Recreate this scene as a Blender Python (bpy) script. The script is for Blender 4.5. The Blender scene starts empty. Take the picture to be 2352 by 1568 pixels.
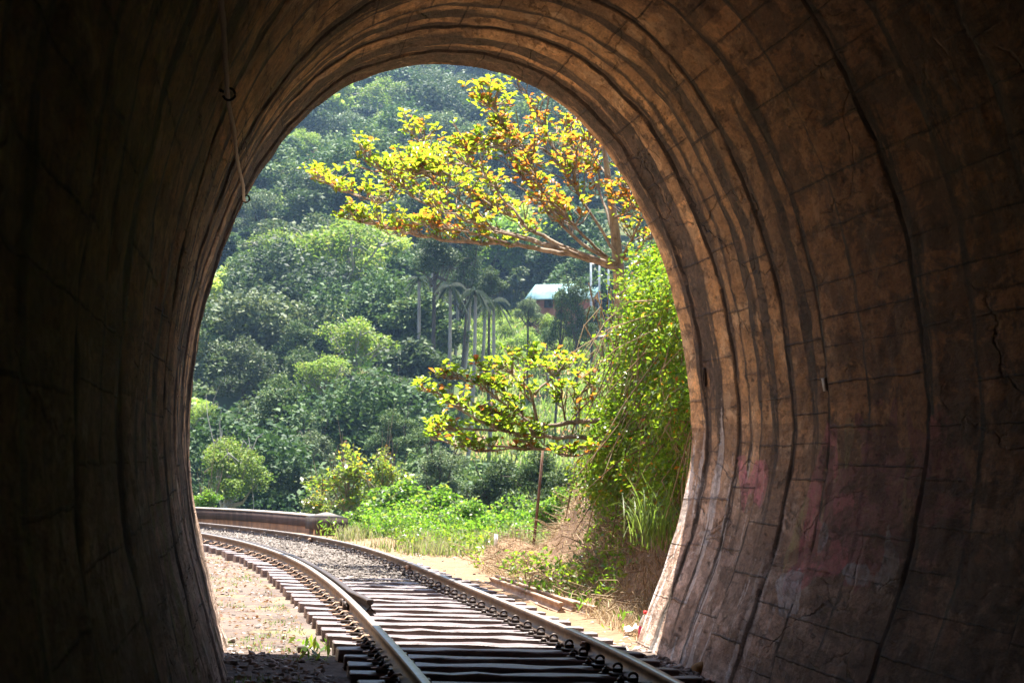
import bpy, bmesh, math, random
import numpy as np
from mathutils import Vector, Matrix
from mathutils.bvhtree import BVHTree

# ------------------------------------------------------------------ camera, light, exposure
SC = bpy.context.scene
CL = SC.collection
CAM_H = 1.8
F_D, HY, ROLL = 4574.0, 1060.0, 0.03          # focal length, horizon row and roll, in units of a 2352 px wide frame
PITCH = math.atan((HY - 784) / F_D)
cr, sr = math.cos(ROLL), math.sin(ROLL)
Fv = np.array([0, math.cos(PITCH), math.sin(PITCH)])
Uv = np.array([0, -math.sin(PITCH), math.cos(PITCH)])
Rv = np.array([1.0, 0, 0])
cam_d = bpy.data.cameras.new('camera')
cam_d.lens = 36 * F_D / 2352
cam_d.sensor_width = 36
cam_d.clip_start, cam_d.clip_end = 0.1, 3000
cam_d.dof.use_dof = True
cam_d.dof.focus_distance = 20.0
cam_d.dof.aperture_fstop = 8.0
cam = bpy.data.objects.new('camera', cam_d)
CL.objects.link(cam)
right = cr * Rv + sr * Uv
up = -sr * Rv + cr * Uv
cam.matrix_world = Matrix(((right[0], up[0], -Fv[0], 0), (right[1], up[1], -Fv[1], 0), (right[2], up[2], -Fv[2], CAM_H), (0, 0, 0, 1)))
SC.camera = cam
CAMP = np.array([0, 0, CAM_H])

SUN_DIR = np.array([0.12, 1.42, 5.9]); SUN_DIR /= np.linalg.norm(SUN_DIR)
w = bpy.data.worlds.new('World'); SC.world = w; w.use_nodes = True
nt = w.node_tree
sky = nt.nodes.new('ShaderNodeTexSky'); sky.sky_type = 'NISHITA'; sky.sun_disc = False
sky.sun_elevation = math.asin(SUN_DIR[2]); sky.sun_rotation = math.atan2(SUN_DIR[0], SUN_DIR[1])
nt.links.new(sky.outputs[0], nt.nodes['Background'].inputs[0])
nt.nodes['Background'].inputs[1].default_value = 0.085
sd = bpy.data.lights.new('sun', 'SUN'); sd.energy = 5.0; sd.angle = math.radians(0.5); sd.color = (1, 0.94, 0.84)
so = bpy.data.objects.new('sun', sd); CL.objects.link(so)
so.rotation_euler = Vector(SUN_DIR).to_track_quat('Z', 'Y').to_euler()
so.location = (0, 0, 60)
SC.view_settings.view_transform = 'Standard'; SC.view_settings.look = 'None'
SC.view_settings.exposure = 2.3; SC.view_settings.gamma = 1
SC.render.engine = 'CYCLES'
cy = SC.cycles
cy.max_bounces = 8; cy.diffuse_bounces = 5; cy.glossy_bounces = 3; cy.transmission_bounces = 6; cy.volume_bounces = 0
cy.transparent_max_bounces = 8; cy.sample_clamp_indirect = 6; cy.sample_clamp_direct = 0
cy.use_denoising = True

rng = np.random.default_rng(7)
random.seed(7)


def ray(px, py):
    dx, dy = px - 1176, py - 784
    x = cr * dx + sr * dy; y = -sr * dx + cr * dy
    return Fv * F_D + Rv * x - Uv * y


def at(px, py, Y):
    d = ray(px, py)
    return CAMP + d * (Y / d[1])


def gnd(px, py, z):
    d = ray(px, py)
    return CAMP + d * ((z - CAM_H) / d[2])


# ------------------------------------------------------------------ small helpers
def sstep(a, b, x):
    t = np.clip((x - a) / (b - a), 0, 1)
    return t * t * (3 - 2 * t)


_perm = np.random.default_rng(3).random((256, 256))


def vnoise(x, y, seed=0):
    x = np.asarray(x, float) + seed * 17.31; y = np.asarray(y, float) + seed * 7.77
    xi, yi = np.floor(x).astype(int), np.floor(y).astype(int)
    fx, fy = x - xi, y - yi
    fx = fx * fx * (3 - 2 * fx); fy = fy * fy * (3 - 2 * fy)
    g = lambda a, b: _perm[a & 255, b & 255]
    return (g(xi, yi) * (1 - fx) + g(xi + 1, yi) * fx) * (1 - fy) + (g(xi, yi + 1) * (1 - fx) + g(xi + 1, yi + 1) * fx) * fy


def fbm(x, y, o=4, seed=0):
    s, a, t = 0, 1.0, 0
    for k in range(o):
        s = s + a * vnoise(x * 2 ** k, y * 2 ** k, seed + k); t += a; a *= 0.5
    return s / t


def mesh_np(name, V, F4=None, F3=None, mat=None, smooth=False, attrs=None, uv=None, parent=None, fattrs=None):
    V = np.asarray(V, np.float32)
    loops, starts = [], []
    n = 0
    if F4 is not None and len(F4):
        F4 = np.asarray(F4, np.int32); loops.append(F4.ravel()); starts.append(np.arange(len(F4)) * 4); n = len(F4) * 4
    if F3 is not None and len(F3):
        F3 = np.asarray(F3, np.int32); loops.append(F3.ravel()); starts.append(n + np.arange(len(F3)) * 3)
    loops = np.concatenate(loops).astype(np.int32); starts = np.concatenate(starts).astype(np.int32)
    me = bpy.data.meshes.new(name)
    me.vertices.add(len(V)); me.vertices.foreach_set('co', V.ravel())
    me.loops.add(len(loops)); me.loops.foreach_set('vertex_index', loops)
    me.polygons.add(len(starts)); me.polygons.foreach_set('loop_start', starts)
    if smooth: me.polygons.foreach_set('use_smooth', np.ones(len(starts), bool))
    for k, v in (attrs or {}).items():
        a = me.attributes.new(k, 'FLOAT', 'POINT'); a.data.foreach_set('value', np.asarray(v, np.float32))
    for k, v in (fattrs or {}).items():
        a = me.attributes.new(k, 'FLOAT', 'FACE'); a.data.foreach_set('value', np.asarray(v, np.float32))
    if uv is not None:
        l = me.uv_layers.new(name='UVMap'); l.data.foreach_set('uv', np.asarray(uv, np.float32)[loops].ravel())
    me.update(calc_edges=True)
    if mat: me.materials.append(mat)
    o = bpy.data.objects.new(name, me); CL.objects.link(o)
    if parent: o.parent = parent
    return o


class MB:
    """collects vertices and faces, builds ONE mesh object"""
    def __init__(s):
        s.v, s.q, s.t, s.n, s.fv4, s.fv3 = [], [], [], 0, [], []

    def add(s, V, Q=None, T=None, var=None):
        V = np.asarray(V, float).reshape(-1, 3)
        if Q is not None and len(Q):
            Q = np.asarray(Q, int); s.q.append(Q + s.n); s.fv4.append(np.broadcast_to(0.5 if var is None else var, len(Q)))
        if T is not None and len(T):
            T = np.asarray(T, int); s.t.append(T + s.n); s.fv3.append(np.broadcast_to(0.5 if var is None else var, len(T)))
        s.v.append(V); s.n += len(V)

    def box(s, c, size, rot=None, taper=1.0, var=None):
        x, y, z = np.array(size) / 2.0
        P = np.array([(-x, -y, -z), (x, -y, -z), (x, y, -z), (-x, y, -z), (-x * taper, -y * taper, z), (x * taper, -y * taper, z), (x * taper, y * taper, z), (-x * taper, y * taper, z)])
        if rot is not None: P = P @ np.array(rot).T
        s.add(P + np.array(c), [(0, 3, 2, 1), (4, 5, 6, 7), (0, 1, 5, 4), (1, 2, 6, 5), (2, 3, 7, 6), (3, 0, 4, 7)], var=var)

    def tube(s, pts, rad, k=6, cap=True, var=None, closed=False):
        pts = np.asarray(pts, float); m = len(pts)
        rad = np.broadcast_to(rad, m)
        if closed: tan = np.roll(pts, -1, 0) - np.roll(pts, 1, 0)
        else: tan = np.gradient(pts, axis=0)
        tan /= np.linalg.norm(tan, axis=1)[:, None] + 1e-9
        ref = np.array([0, 0, 1.0]) if abs(tan[:, 2]).mean() < 0.8 else np.array([1.0, 0, 0])
        a = np.cross(tan, ref); a /= np.linalg.norm(a, axis=1)[:, None] + 1e-9
        b = np.cross(tan, a)
        th = np.arange(k) * 2 * np.pi / k
        V = pts[:, None] + rad[:, None, None] * (np.cos(th)[None, :, None] * a[:, None] + np.sin(th)[None, :, None] * b[:, None])
        Q = []
        for i in range(m if closed else m - 1):
            i2 = (i + 1) % m
            for j in range(k): Q.append((i * k + j, i * k + (j + 1) % k, i2 * k + (j + 1) % k, i2 * k + j))
        T = []
        V = V.reshape(-1, 3)
        if cap and not closed:
            V = np.vstack([V, pts[0], pts[-1]])
            for j in range(k):
                T.append((m * k, (j + 1) % k, j)); T.append((m * k + 1, (m - 1) * k + j, (m - 1) * k + (j + 1) % k))
        s.add(V, Q, T, var=var)

    def build(s, name, mat, parent=None, smooth=False):
        F4 = np.vstack(s.q) if s.q else None
        F3 = np.vstack(s.t) if s.t else None
        fv = np.concatenate(s.fv4 + s.fv3)
        return mesh_np(name, np.vstack(s.v), F4, F3, mat, smooth, parent=parent, fattrs={'var': fv})


def tag(o, label=None, cat=None, group=None, kind=None):
    if label: o['label'] = label
    if cat: o['category'] = cat
    if group: o['group'] = group
    if kind: o['kind'] = kind
    return o


def empty(name, loc=(0, 0, 0), rz=0):
    o = bpy.data.objects.new(name, None); CL.objects.link(o)
    o.location = loc; o.rotation_euler = (0, 0, rz); o.empty_display_size = 0.3
    return o


def copy_tree(o, parent=None):
    c = o.copy(); CL.objects.link(c); c.parent = parent
    for ch in list(o.children): copy_tree(ch, c)
    return c


# ------------------------------------------------------------------ materials
def newmat(name):
    m = bpy.data.materials.new(name); m.use_nodes = True
    t = m.node_tree
    for n in list(t.nodes): t.nodes.remove(n)
    out = t.nodes.new('ShaderNodeOutputMaterial')
    return m, t, out


class N:
    """terse node building"""
    def __init__(s, t): s.t = t

    def new(s, ty, **k):
        n = s.t.nodes.new(ty)
        for a, b in k.items(): setattr(n, a, b)
        return n

    def put(s, sock, v):
        if isinstance(v, bpy.types.NodeSocket): s.t.links.new(v, sock)
        elif v is not None:
            if sock.type == 'RGBA' and not hasattr(v, '__len__'): v = (v, v, v, 1)
            if sock.type == 'RGBA' and len(v) == 3: v = (*v, 1)
            sock.default_value = v

    def math(s, op, a, b=0.0, c=None, clamp=False):
        n = s.new('ShaderNodeMath', operation=op, use_clamp=clamp)
        s.put(n.inputs[0], a); s.put(n.inputs[1], b)
        if c is not None: s.put(n.inputs[2], c)
        return n.outputs[0]

    def mix(s, f, a, b, mode='MIX'):
        n = s.new('ShaderNodeMix', data_type='RGBA', blend_type=mode)
        s.put(n.inputs[0], f); s.put(n.inputs[6], a); s.put(n.inputs[7], b)
        return n.outputs[2]

    def noise(s, vec, scale, detail=4, rough=0.55, dist=0.0):
        n = s.new('ShaderNodeTexNoise')
        if vec is not None: s.put(n.inputs['Vector'], vec)
        n.inputs['Scale'].default_value = scale; n.inputs['Detail'].default_value = detail
        n.inputs['Roughness'].default_value = rough; n.inputs['Distortion'].default_value = dist
        return n.outputs[0]

    def ramp(s, f, stops):
        n = s.new('ShaderNodeMapRange', interpolation_type='SMOOTHSTEP')
        s.put(n.inputs[0], f)
        n.inputs[1].default_value, n.inputs[2].default_value = stops
        return n.outputs[0]

    def combine(s, x, y, z=0.0):
        n = s.new('ShaderNodeCombineXYZ')
        s.put(n.inputs[0], x); s.put(n.inputs[1], y); s.put(n.inputs[2], z)
        return n.outputs[0]

    def attr(s, name): return s.new('ShaderNodeAttribute', attribute_name=name).outputs['Fac']

    def geo(s): return s.new('ShaderNodeNewGeometry').outputs['Position']

    def obj(s): return s.new('ShaderNodeTexCoord').outputs['Object']

    def bump(s, h, strength=0.5, dist=0.02):
        n = s.new('ShaderNodeBump'); s.put(n.inputs['Height'], h)
        n.inputs['Strength'].default_value = strength; n.inputs['Distance'].default_value = dist
        return n.outputs[0]

    def bsdf(s, col, rough=0.8, spec=0.3, metal=0.0, normal=None):
        n = s.new('ShaderNodeBsdfPrincipled')
        s.put(n.inputs['Base Color'], col); s.put(n.inputs['Roughness'], rough)
        s.put(n.inputs['Specular IOR Level'], spec); s.put(n.inputs['Metallic'], metal)
        if normal is not None: s.put(n.inputs['Normal'], normal)
        return n


def simple_mat(name, c1, c2, scale=6, rough=0.8, spec=0.3, metal=0.0, bump=0.3, bd=0.01, stretch=(1, 1, 1), use_var=0.0):
    m, t, out = newmat(name); n = N(t)
    co = n.obj()
    mp = n.new('ShaderNodeMapping'); n.put(mp.inputs[0], co); mp.inputs['Scale'].default_value = stretch
    a = n.noise(mp.outputs[0], scale, 6, 0.6)
    b = n.noise(mp.outputs[0], scale * 5, 4, 0.6)
    f = n.ramp(n.math('ADD', n.math('MULTIPLY', a, 0.7), n.math('MULTIPLY', b, 0.3)), (0.35, 0.65))
    col = n.mix(f, c1, c2)
    if use_var:
        v = n.attr('var')
        k = n.math('ADD', n.math('MULTIPLY', v, 2 * use_var), 1 - use_var)
        col = n.mix(1.0, col, n.combine(k, k, k), 'MULTIPLY')
    nb = n.bump(n.math('ADD', a, n.math('MULTIPLY', b, 0.5)), bump, bd)
    n.put(out.inputs[0], n.bsdf(col, rough, spec, metal, nb).outputs[0])
    return m


def leaf_mat(name, cols, trans, tw=0.45, rough=0.38, spec=0.5, vary=0.25):
    """cols: list of leaf colours picked by the face attribute var; trans: colour light takes on passing through"""
    m, t, out = newmat(name); n = N(t)
    v = n.attr('var')
    cr_ = n.new('ShaderNodeValToRGB'); n.put(cr_.inputs[0], v)
    e = cr_.color_ramp
    while len(e.elements) < len(cols): e.elements.new(0.5)
    for i, (p, c) in enumerate(cols): e.elements[i].position = p; e.elements[i].color = (*c, 1)
    cr2 = n.new('ShaderNodeValToRGB'); n.put(cr2.inputs[0], v)
    e = cr2.color_ramp
    while len(e.elements) < len(trans): e.elements.new(0.5)
    for i, (p, c) in enumerate(trans): e.elements[i].position = p; e.elements[i].color = (*c, 1)
    oi = n.new('ShaderNodeObjectInfo').outputs['Random']
    k = n.math('ADD', n.math('MULTIPLY', oi, 2 * vary), 1 - vary)
    kk = n.combine(k, k, k)
    c1 = n.mix(1.0, cr_.outputs[0], kk, 'MULTIPLY'); c2 = n.mix(1.0, cr2.outputs[0], kk, 'MULTIPLY')
    p = n.bsdf(c1, rough, spec)
    tr = n.new('ShaderNodeBsdfTranslucent'); n.put(tr.inputs[0], c2)
    mx = n.new('ShaderNodeMixShader'); mx.inputs[0].default_value = tw
    t.links.new(p.outputs[0], mx.inputs[1]); t.links.new(tr.outputs[0], mx.inputs[2])
    t.links.new(mx.outputs[0], out.inputs[0])
    return m


M = {}


def m_rail():
    m, t, out = newmat('rail_steel'); n = N(t)
    pos = n.geo(); sp = n.new('ShaderNodeSeparateXYZ'); n.put(sp.inputs[0], pos)
    nn = n.new('ShaderNodeSeparateXYZ'); n.put(nn.inputs[0], n.new('ShaderNodeNewGeometry').outputs['Normal'])
    a = n.noise(pos, 6, 7, .65)
    rust = n.mix(n.ramp(a, (.35, .65)), (.050, .030, .020), (.125, .080, .052))
    top = n.math('MULTIPLY', n.ramp(nn.outputs[2], (.6, .95)), n.ramp(sp.outputs[2], (.285, .297)))
    col = n.mix(top, rust, n.mix(n.ramp(n.noise(pos, 14, 5, .6), (.4, .65)), (.30, .255, .22), (.42, .38, .35)))
    b = n.bsdf(col, n.math('SUBTRACT', .62, n.math('MULTIPLY', top, .26)), .5, n.math('MULTIPLY', top, .45), n.bump(a, .25, .004))
    n.put(out.inputs[0], b.outputs[0]); return m


M['rail'] = m_rail()
M['iron'] = simple_mat('dark_iron', (0.035, 0.028, 0.026), (0.085, 0.06, 0.05), 14, 0.5, 0.5, 0.5, 0.3, 0.004)
M['timber'] = simple_mat('weathered_timber', (0.066, 0.043, 0.046), (0.195, 0.152, 0.158), 3, 0.5, 0.5, 0, 0.7, 0.012, (1, 9, 9))
M['oldrail'] = simple_mat('old_rail_rust', (0.24, 0.14, 0.09), (0.42, 0.30, 0.22), 5, 0.75, 0.3, 0.1, 0.3, 0.006)
M['stake'] = simple_mat('red_brown_pole', (0.09, 0.045, 0.03), (0.17, 0.10, 0.065), 6, 0.8, 0.2, 0, 0.3, 0.01, (4, 4, 1))
M['bark'] = simple_mat('grey_brown_bark', (0.12, 0.088, 0.068), (0.30, 0.235, 0.18), 7, 0.85, 0.2, 0, 0.7, 0.02, (1, 1, 0.5))
M['paletrunk'] = simple_mat('pale_trunk', (0.17, 0.16, 0.15), (0.34, 0.32, 0.30), 3, 0.85, 0.2, 0, 0.3, 0.02, (1, 1, 0.3))
M['darktrunk'] = simple_mat('dark_trunk', (0.035, 0.028, 0.024), (0.09, 0.075, 0.06), 3, 0.9, 0.2, 0, 0.3, 0.02)
M['rope'] = simple_mat('old_rope', (0.72, 0.60, 0.44), (0.85, 0.76, 0.60), 60, 0.9, 0.1, 0, 0.6, 0.004)
M['stone'] = simple_mat('ballast_stone', (0.20, 0.165, 0.15), (0.40, 0.35, 0.32), 9, 0.85, 0.25, 0, 0.3, 0.008, use_var=0.55)
M['palestone'] = simple_mat('pale_ballast', (0.09, 0.075, 0.066), (0.205, 0.178, 0.156), 9, 0.85, 0.25, 0, 0.3, 0.008, use_var=0.35)
M['ochre'] = simple_mat('ochre_rock', (0.22, 0.13, 0.05), (0.36, 0.23, 0.10), 12, 0.85, 0.25, 0, 0.5, 0.01)
M['brick'] = simple_mat('orange_brick', (0.42, 0.16, 0.06), (0.55, 0.25, 0.11), 12, 0.9, 0.2, 0, 0.5, 0.01)
M['dryleaf'] = leaf_mat('dry_leaves', [(0, (0.128, 0.060, 0.033)), (0.5, (0.216, 0.120, 0.070)), (1, (0.320, 0.224, 0.139))], [(0, (0.200, 0.080, 0.033)), (1, (0.320, 0.200, 0.082))], 0.2, 0.7, 0.2, 0)
M['drygrass'] = leaf_mat('dry_grass', [(0, (0.122, 0.072, 0.039)), (0.6, (0.277, 0.191, 0.107)), (1, (0.434, 0.347, 0.222))], [(0, (0.183, 0.111, 0.044)), (1, (0.367, 0.278, 0.151))], 0.3, 0.7, 0.2, 0)
M['grass'] = leaf_mat('green_grass', [(0, (0.028, 0.056, 0.011)), (0.6, (0.067, 0.107, 0.023)), (1, (0.186, 0.169, 0.081))], [(0, (0.098, 0.207, 0.021)), (0.6, (0.197, 0.296, 0.040)), (1, (0.246, 0.222, 0.101))], 0.5, 0.5, 0.35, 0)
M['almond'] = leaf_mat('almond_leaves',
    [(0, (0.054, 0.102, 0.009)), (0.5, (0.092, 0.132, 0.012)), (0.68, (0.162, 0.150, 0.012)), (0.74, (0.226, 0.078, 0.009)), (1, (0.215, 0.036, 0.007))],
    [(0, (0.196, 0.339, 0.018)), (0.5, (0.308, 0.370, 0.018)), (0.68, (0.430, 0.361, 0.025)), (0.74, (0.466, 0.237, 0.025)), (1, (0.448, 0.114, 0.018))], 0.64, 0.35, 0.45, 0)
M['vine'] = leaf_mat('vine_leaves', [(0, (0.031, 0.072, 0.007)), (0.6, (0.072, 0.122, 0.012)), (0.93, (0.122, 0.144, 0.018)), (1, (0.272, 0.101, 0.018))],
                     [(0, (0.127, 0.290, 0.015)), (0.6, (0.254, 0.402, 0.021)), (0.93, (0.422, 0.472, 0.035)), (1, (0.564, 0.208, 0.018))], 0.52, 0.35, 0.45, 0)
M['bright'] = leaf_mat('bright_leaves', [(0, (0.032, 0.076, 0.009)), (0.6, (0.063, 0.126, 0.012)), (1, (0.126, 0.151, 0.025))],
                       [(0, (0.117, 0.313, 0.016)), (0.6, (0.209, 0.400, 0.027)), (1, (0.360, 0.421, 0.054))], 0.5, 0.4, 0.4, 0.1)
M['yellow'] = leaf_mat('yellow_green_leaves', [(0, (0.043, 0.082, 0.016)), (0.6, (0.092, 0.120, 0.020)), (0.98, (0.162, 0.139, 0.020)), (1, (0.216, 0.089, 0.013))],
                       [(0, (0.172, 0.318, 0.031)), (0.6, (0.335, 0.409, 0.037)), (0.98, (0.421, 0.387, 0.037)), (1, (0.430, 0.227, 0.018))], 0.5, 0.33, 0.6, 0.05)
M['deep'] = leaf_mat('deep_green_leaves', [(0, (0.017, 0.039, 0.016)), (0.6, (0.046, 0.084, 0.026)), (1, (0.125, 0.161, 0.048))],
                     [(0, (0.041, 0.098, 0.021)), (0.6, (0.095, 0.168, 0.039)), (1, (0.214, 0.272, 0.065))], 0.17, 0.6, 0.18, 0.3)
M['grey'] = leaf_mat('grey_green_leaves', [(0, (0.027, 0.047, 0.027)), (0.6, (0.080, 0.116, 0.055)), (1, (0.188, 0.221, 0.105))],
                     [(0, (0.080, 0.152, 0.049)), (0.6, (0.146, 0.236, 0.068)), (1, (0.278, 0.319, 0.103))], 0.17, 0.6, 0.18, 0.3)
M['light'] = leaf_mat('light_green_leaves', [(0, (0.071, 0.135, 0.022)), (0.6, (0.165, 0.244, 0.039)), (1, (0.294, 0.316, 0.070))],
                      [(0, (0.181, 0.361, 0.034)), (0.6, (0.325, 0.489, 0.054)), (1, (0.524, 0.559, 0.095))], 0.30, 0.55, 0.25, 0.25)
M['palm'] = leaf_mat('palm_fronds', [(0, (0.008, 0.020, 0.010)), (1, (0.030, 0.048, 0.020))], [(0, (0.02, 0.05, 0.012)), (1, (0.07, 0.10, 0.02))], 0.2, 0.6, 0.2, 0.2)
M['tan'] = leaf_mat('pinkish_dry_crown', [(0, (0.162, 0.109, 0.078)), (0.6, (0.277, 0.196, 0.136)), (1, (0.322, 0.282, 0.126))],
                    [(0, (0.252, 0.157, 0.112)), (1, (0.378, 0.298, 0.161))], 0.35, 0.45, 0.4, 0.1)
M['white'] = simple_mat('white_plastic', (0.75, 0.75, 0.77), (0.85, 0.85, 0.86), 20, 0.4, 0.5, 0, 0.1, 0.004)
M['teal_roof'] = simple_mat('teal_sheet_roof', (0.06, 0.16, 0.18), (0.20, 0.31, 0.33), 1.2, 0.5, 0.5, 0.1, 0.1, 0.01)
M['pink_roof'] = simple_mat('pinkish_roof', (0.42, 0.30, 0.28), (0.58, 0.47, 0.45), 2, 0.8, 0.3, 0, 0.1, 0.01)
M['red_wall'] = simple_mat('red_brown_wall', (0.26, 0.085, 0.06), (0.36, 0.14, 0.10), 2, 0.9, 0.2, 0, 0.1, 0.01)
M['pink_wall'] = simple_mat('pink_plaster', (0.42, 0.25, 0.20), (0.52, 0.34, 0.28), 2, 0.9, 0.2, 0, 0.1, 0.01)
M['white_roof'] = simple_mat('pale_roof', (0.55, 0.53, 0.52), (0.72, 0.70, 0.70), 2, 0.7, 0.3, 0, 0.1, 0.01)
M['dark'] = simple_mat('dark_opening', (0.02, 0.018, 0.017), (0.04, 0.035, 0.03), 2, 0.9, 0.2, 0, 0.1, 0.01)
M['bluepole'] = simple_mat('blue_grey_pole', (0.16, 0.19, 0.22), (0.26, 0.29, 0.32), 3, 0.8, 0.3, 0, 0.1, 0.01)


def m_clear():
    m, t, out = newmat('clear_plastic'); n = N(t)
    p = n.bsdf((0.86, 0.88, 0.90), 0.12, 0.5)
    p.inputs['Transmission Weight'].default_value = 0.75; p.inputs['IOR'].default_value = 1.2
    n.put(out.inputs[0], p.outputs[0]); return m


M['clear'] = m_clear()
M['pinklabel'] = simple_mat('pink_label', (0.62, 0.02, 0.14), (0.72, 0.05, 0.20), 30, 0.4, 0.5, 0, 0.05, 0.002)
M['redcap'] = simple_mat('red_cap', (0.72, 0.03, 0.03), (0.78, 0.05, 0.05), 30, 0.4, 0.5, 0, 0.05, 0.002)

# ------------------------------------------------------------------ track lines
Lpx = [(974.5, 1559), (858.7, 1429), (784.2, 1358), (713.7, 1301.7), (631.7, 1265.3), (561.4, 1244.2), (514.5, 1231.4), (460.7, 1223.1)]
Rpx = [(1490.9, 1528.2), (1295.5, 1434.4), (1204.9, 1401.6), (1106.4, 1355.9), (978.2, 1304.6), (903.6, 1276.7), (784.1, 1242.8), (637.9, 1218.2), (457.5, 1199.4)]
RAIL_Z = 0.30


def rail_fn(P):
    G = np.array([gnd(a, b, RAIL_Z) for a, b in P])
    lo, hi = G[:, 1].min(), G[:, 1].max()
    q = np.polyfit((G[:, 1] - 25) / 10, G[:, 0], 4)
    dq = np.polyder(q)

    def fn(y):
        y = np.asarray(y, float); yc = np.clip(y, lo, hi)
        s = np.polyval(dq, (yc - 25) / 10) / 10
        s = np.where(y < lo, np.minimum(np.maximum(s, -0.17), -0.13), s)
        return np.polyval(q, (yc - 25) / 10) + s * (y - yc)
    return fn


XL, XR = rail_fn(Lpx), rail_fn(Rpx)
XC = lambda y: 0.5 * (XL(y) + XR(y))
_ys = np.linspace(-45, 70, 2301)
_xs = XC(_ys)
# lateral offset of a point from the track centre, measured along the local normal
_slope = np.gradient(_xs, _ys)


def lat(x, y):
    s = np.interp(y, _ys, _slope); c = np.interp(y, _ys, _xs)
    return (x - c) / np.sqrt(1 + s * s)


# ------------------------------------------------------------------ tunnel profile (outline of the mouth) and axis
PROF = [(525, 1475), (508, 1420), (490, 1350), (470, 1280), (452, 1200), (438, 1120), (431, 1040), (432, 960), (440, 860), (455, 760), (475, 680), (505, 590), (540, 500), (590, 405), (650, 320), (720, 250), (800, 195), (880, 165), (950, 151), (1010, 148), (1080, 153), (1160, 170), (1240, 205), (1320, 265), (1390, 340), (1440, 420), (1480, 500), (1515, 580), (1540, 660), (1560, 740), (1575, 840), (1585, 940), (1588, 1000), (1583, 1060), (1570, 1130), (1550, 1220), (1520, 1310), (1490, 1390), (1470, 1455)]
SL0 = 0.142
P0 = np.array([-0.7, 19.35])
yaw0 = math.atan(SL0)
n0 = np.array([-math.sin(yaw0), math.cos(yaw0), 0]); u0 = np.array([math.cos(yaw0), math.sin(yaw0), 0])
SZ = []
for a, b in PROF:
    d = ray(a, b); t_ = ((np.array([*P0, 0]) - CAMP) @ n0) / (d @ n0)
    q = CAMP + d * t_
    SZ.append(((q - np.array([*P0, 0])) @ u0, q[2]))
SZ = np.array(SZ)
SZ = np.vstack([SZ[0] + (SZ[0] - SZ[1]) / np.linalg.norm(SZ[0] - SZ[1]) * 0.35, SZ, SZ[-1] + (SZ[-1] - SZ[-2]) / np.linalg.norm(SZ[-1] - SZ[-2]) * 0.5])


def resample(P, step):
    # smooth (Catmull-Rom like through cumulative length + light smoothing)
    L_ = np.concatenate([[0], np.cumsum(np.linalg.norm(np.diff(P, axis=0), axis=1))])
    n_ = int(L_[-1] / step) + 1
    s_ = np.linspace(0, L_[-1], n_)
    Q = np.stack([np.interp(s_, L_, P[:, k]) for k in range(P.shape[1])], 1)
    w_ = max(3, int(0.35 / step)) | 1
    ker = np.hanning(w_ + 2)[1:-1]; ker /= ker.sum()
    h = w_ // 2
    Qp = np.vstack([2 * Q[0] - Q[h:0:-1], Q, 2 * Q[-1] - Q[-2:-h - 2:-1]])
    return np.stack([np.convolve(Qp[:, k], ker, 'valid') for k in range(P.shape[1])], 1), s_


PR, ARC = resample(SZ, 0.045)
NT = len(PR)
tg = np.gradient(PR, axis=0); tg /= np.linalg.norm(tg, axis=1)[:, None]
NRM = np.stack([-tg[:, 1], tg[:, 0]], 1)           # points outward (left base upward, then over)
if (NRM[NT // 2] @ np.array([0, 1.0])) < 0: NRM = -NRM
UCROWN = ARC[np.argmax(PR[:, 1])]


def axis(d):
    """point of the axis d metres inside the mouth"""
    d = np.asarray(d, float)
    x = P0[0] + SL0 * d - 0.5 * 0.0007 * d * d
    y = P0[1] - d
    s = SL0 - 0.0007 * d
    yw = np.arctan(s)
    return x, y, np.cos(yw), np.sin(yw)


DS = np.concatenate([np.arange(0, 9.0, 0.045), np.arange(9.0, 16, 0.12), np.arange(16, 34, 0.5)])
ND = len(DS)
UU, VV = np.meshgrid(ARC, DS, indexing='ij')
RB = [0.0, 0.62, 1.7, 2.5, 3.5, 4.45, 6.6, 8.6, 10.8, 13.2, 16, 19, 22, 26, 30, 34]   # ring joints
ROFF = [0.0, 0.020, 0.035, 0.020, 0.032, 0.022, 0.030, 0.020, 0.03, 0.02, 0.03, 0.02, 0.03, 0.02, 0.03]
warp = (fbm(UU * 0.8, VV * 0.0 + 3.3, 4, 5) - 0.5) * 0.05 + (fbm(UU * 4, VV * 2, 3, 9) - 0.5) * 0.03
VW = VV + warp * sstep(0.1, 0.7, VV)
disp = np.zeros_like(UU); soot = np.zeros_like(UU); joint = np.zeros_like(UU); ringid = np.zeros_like(UU)
for i in range(len(RB) - 1):
    inside = (VW >= RB[i]) & (VW < RB[i + 1])
    ringid[inside] = i
    disp += ROFF[i] * (sstep(RB[i] - 0.02, RB[i] + 0.03, VW) - sstep(RB[i + 1] - 0.02, RB[i + 1] + 0.03, VW))
crown = 1 - np.abs(UU - UCROWN) / 8.0
lowR = np.clip((UU - UCROWN) / 7.5, 0, 1); lowL = np.clip((UCROWN - UU) / 7.5, 0, 1)
for i, b in enumerate(RB[1:-1]):
    joint += np.exp(-((VW - b) / 0.022) ** 2) * sstep(0.32, 0.55, fbm(UU * 1.1 + i * 7, VV * 0.4, 3, 30 + i))
SEAMS = [(0.62, .9), (1.12, .8), (1.7, 1), (2.08, .6), (2.5, .9), (3.02, .7), (3.5, 1), (4.45, .8), (5.4, .6), (6.6, 1), (7.5, .6), (8.6, 1), (9.7, .7), (10.8, 1), (12.0, .7), (13.2, 1), (14.6, .7), (16.0, 1)]
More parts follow.
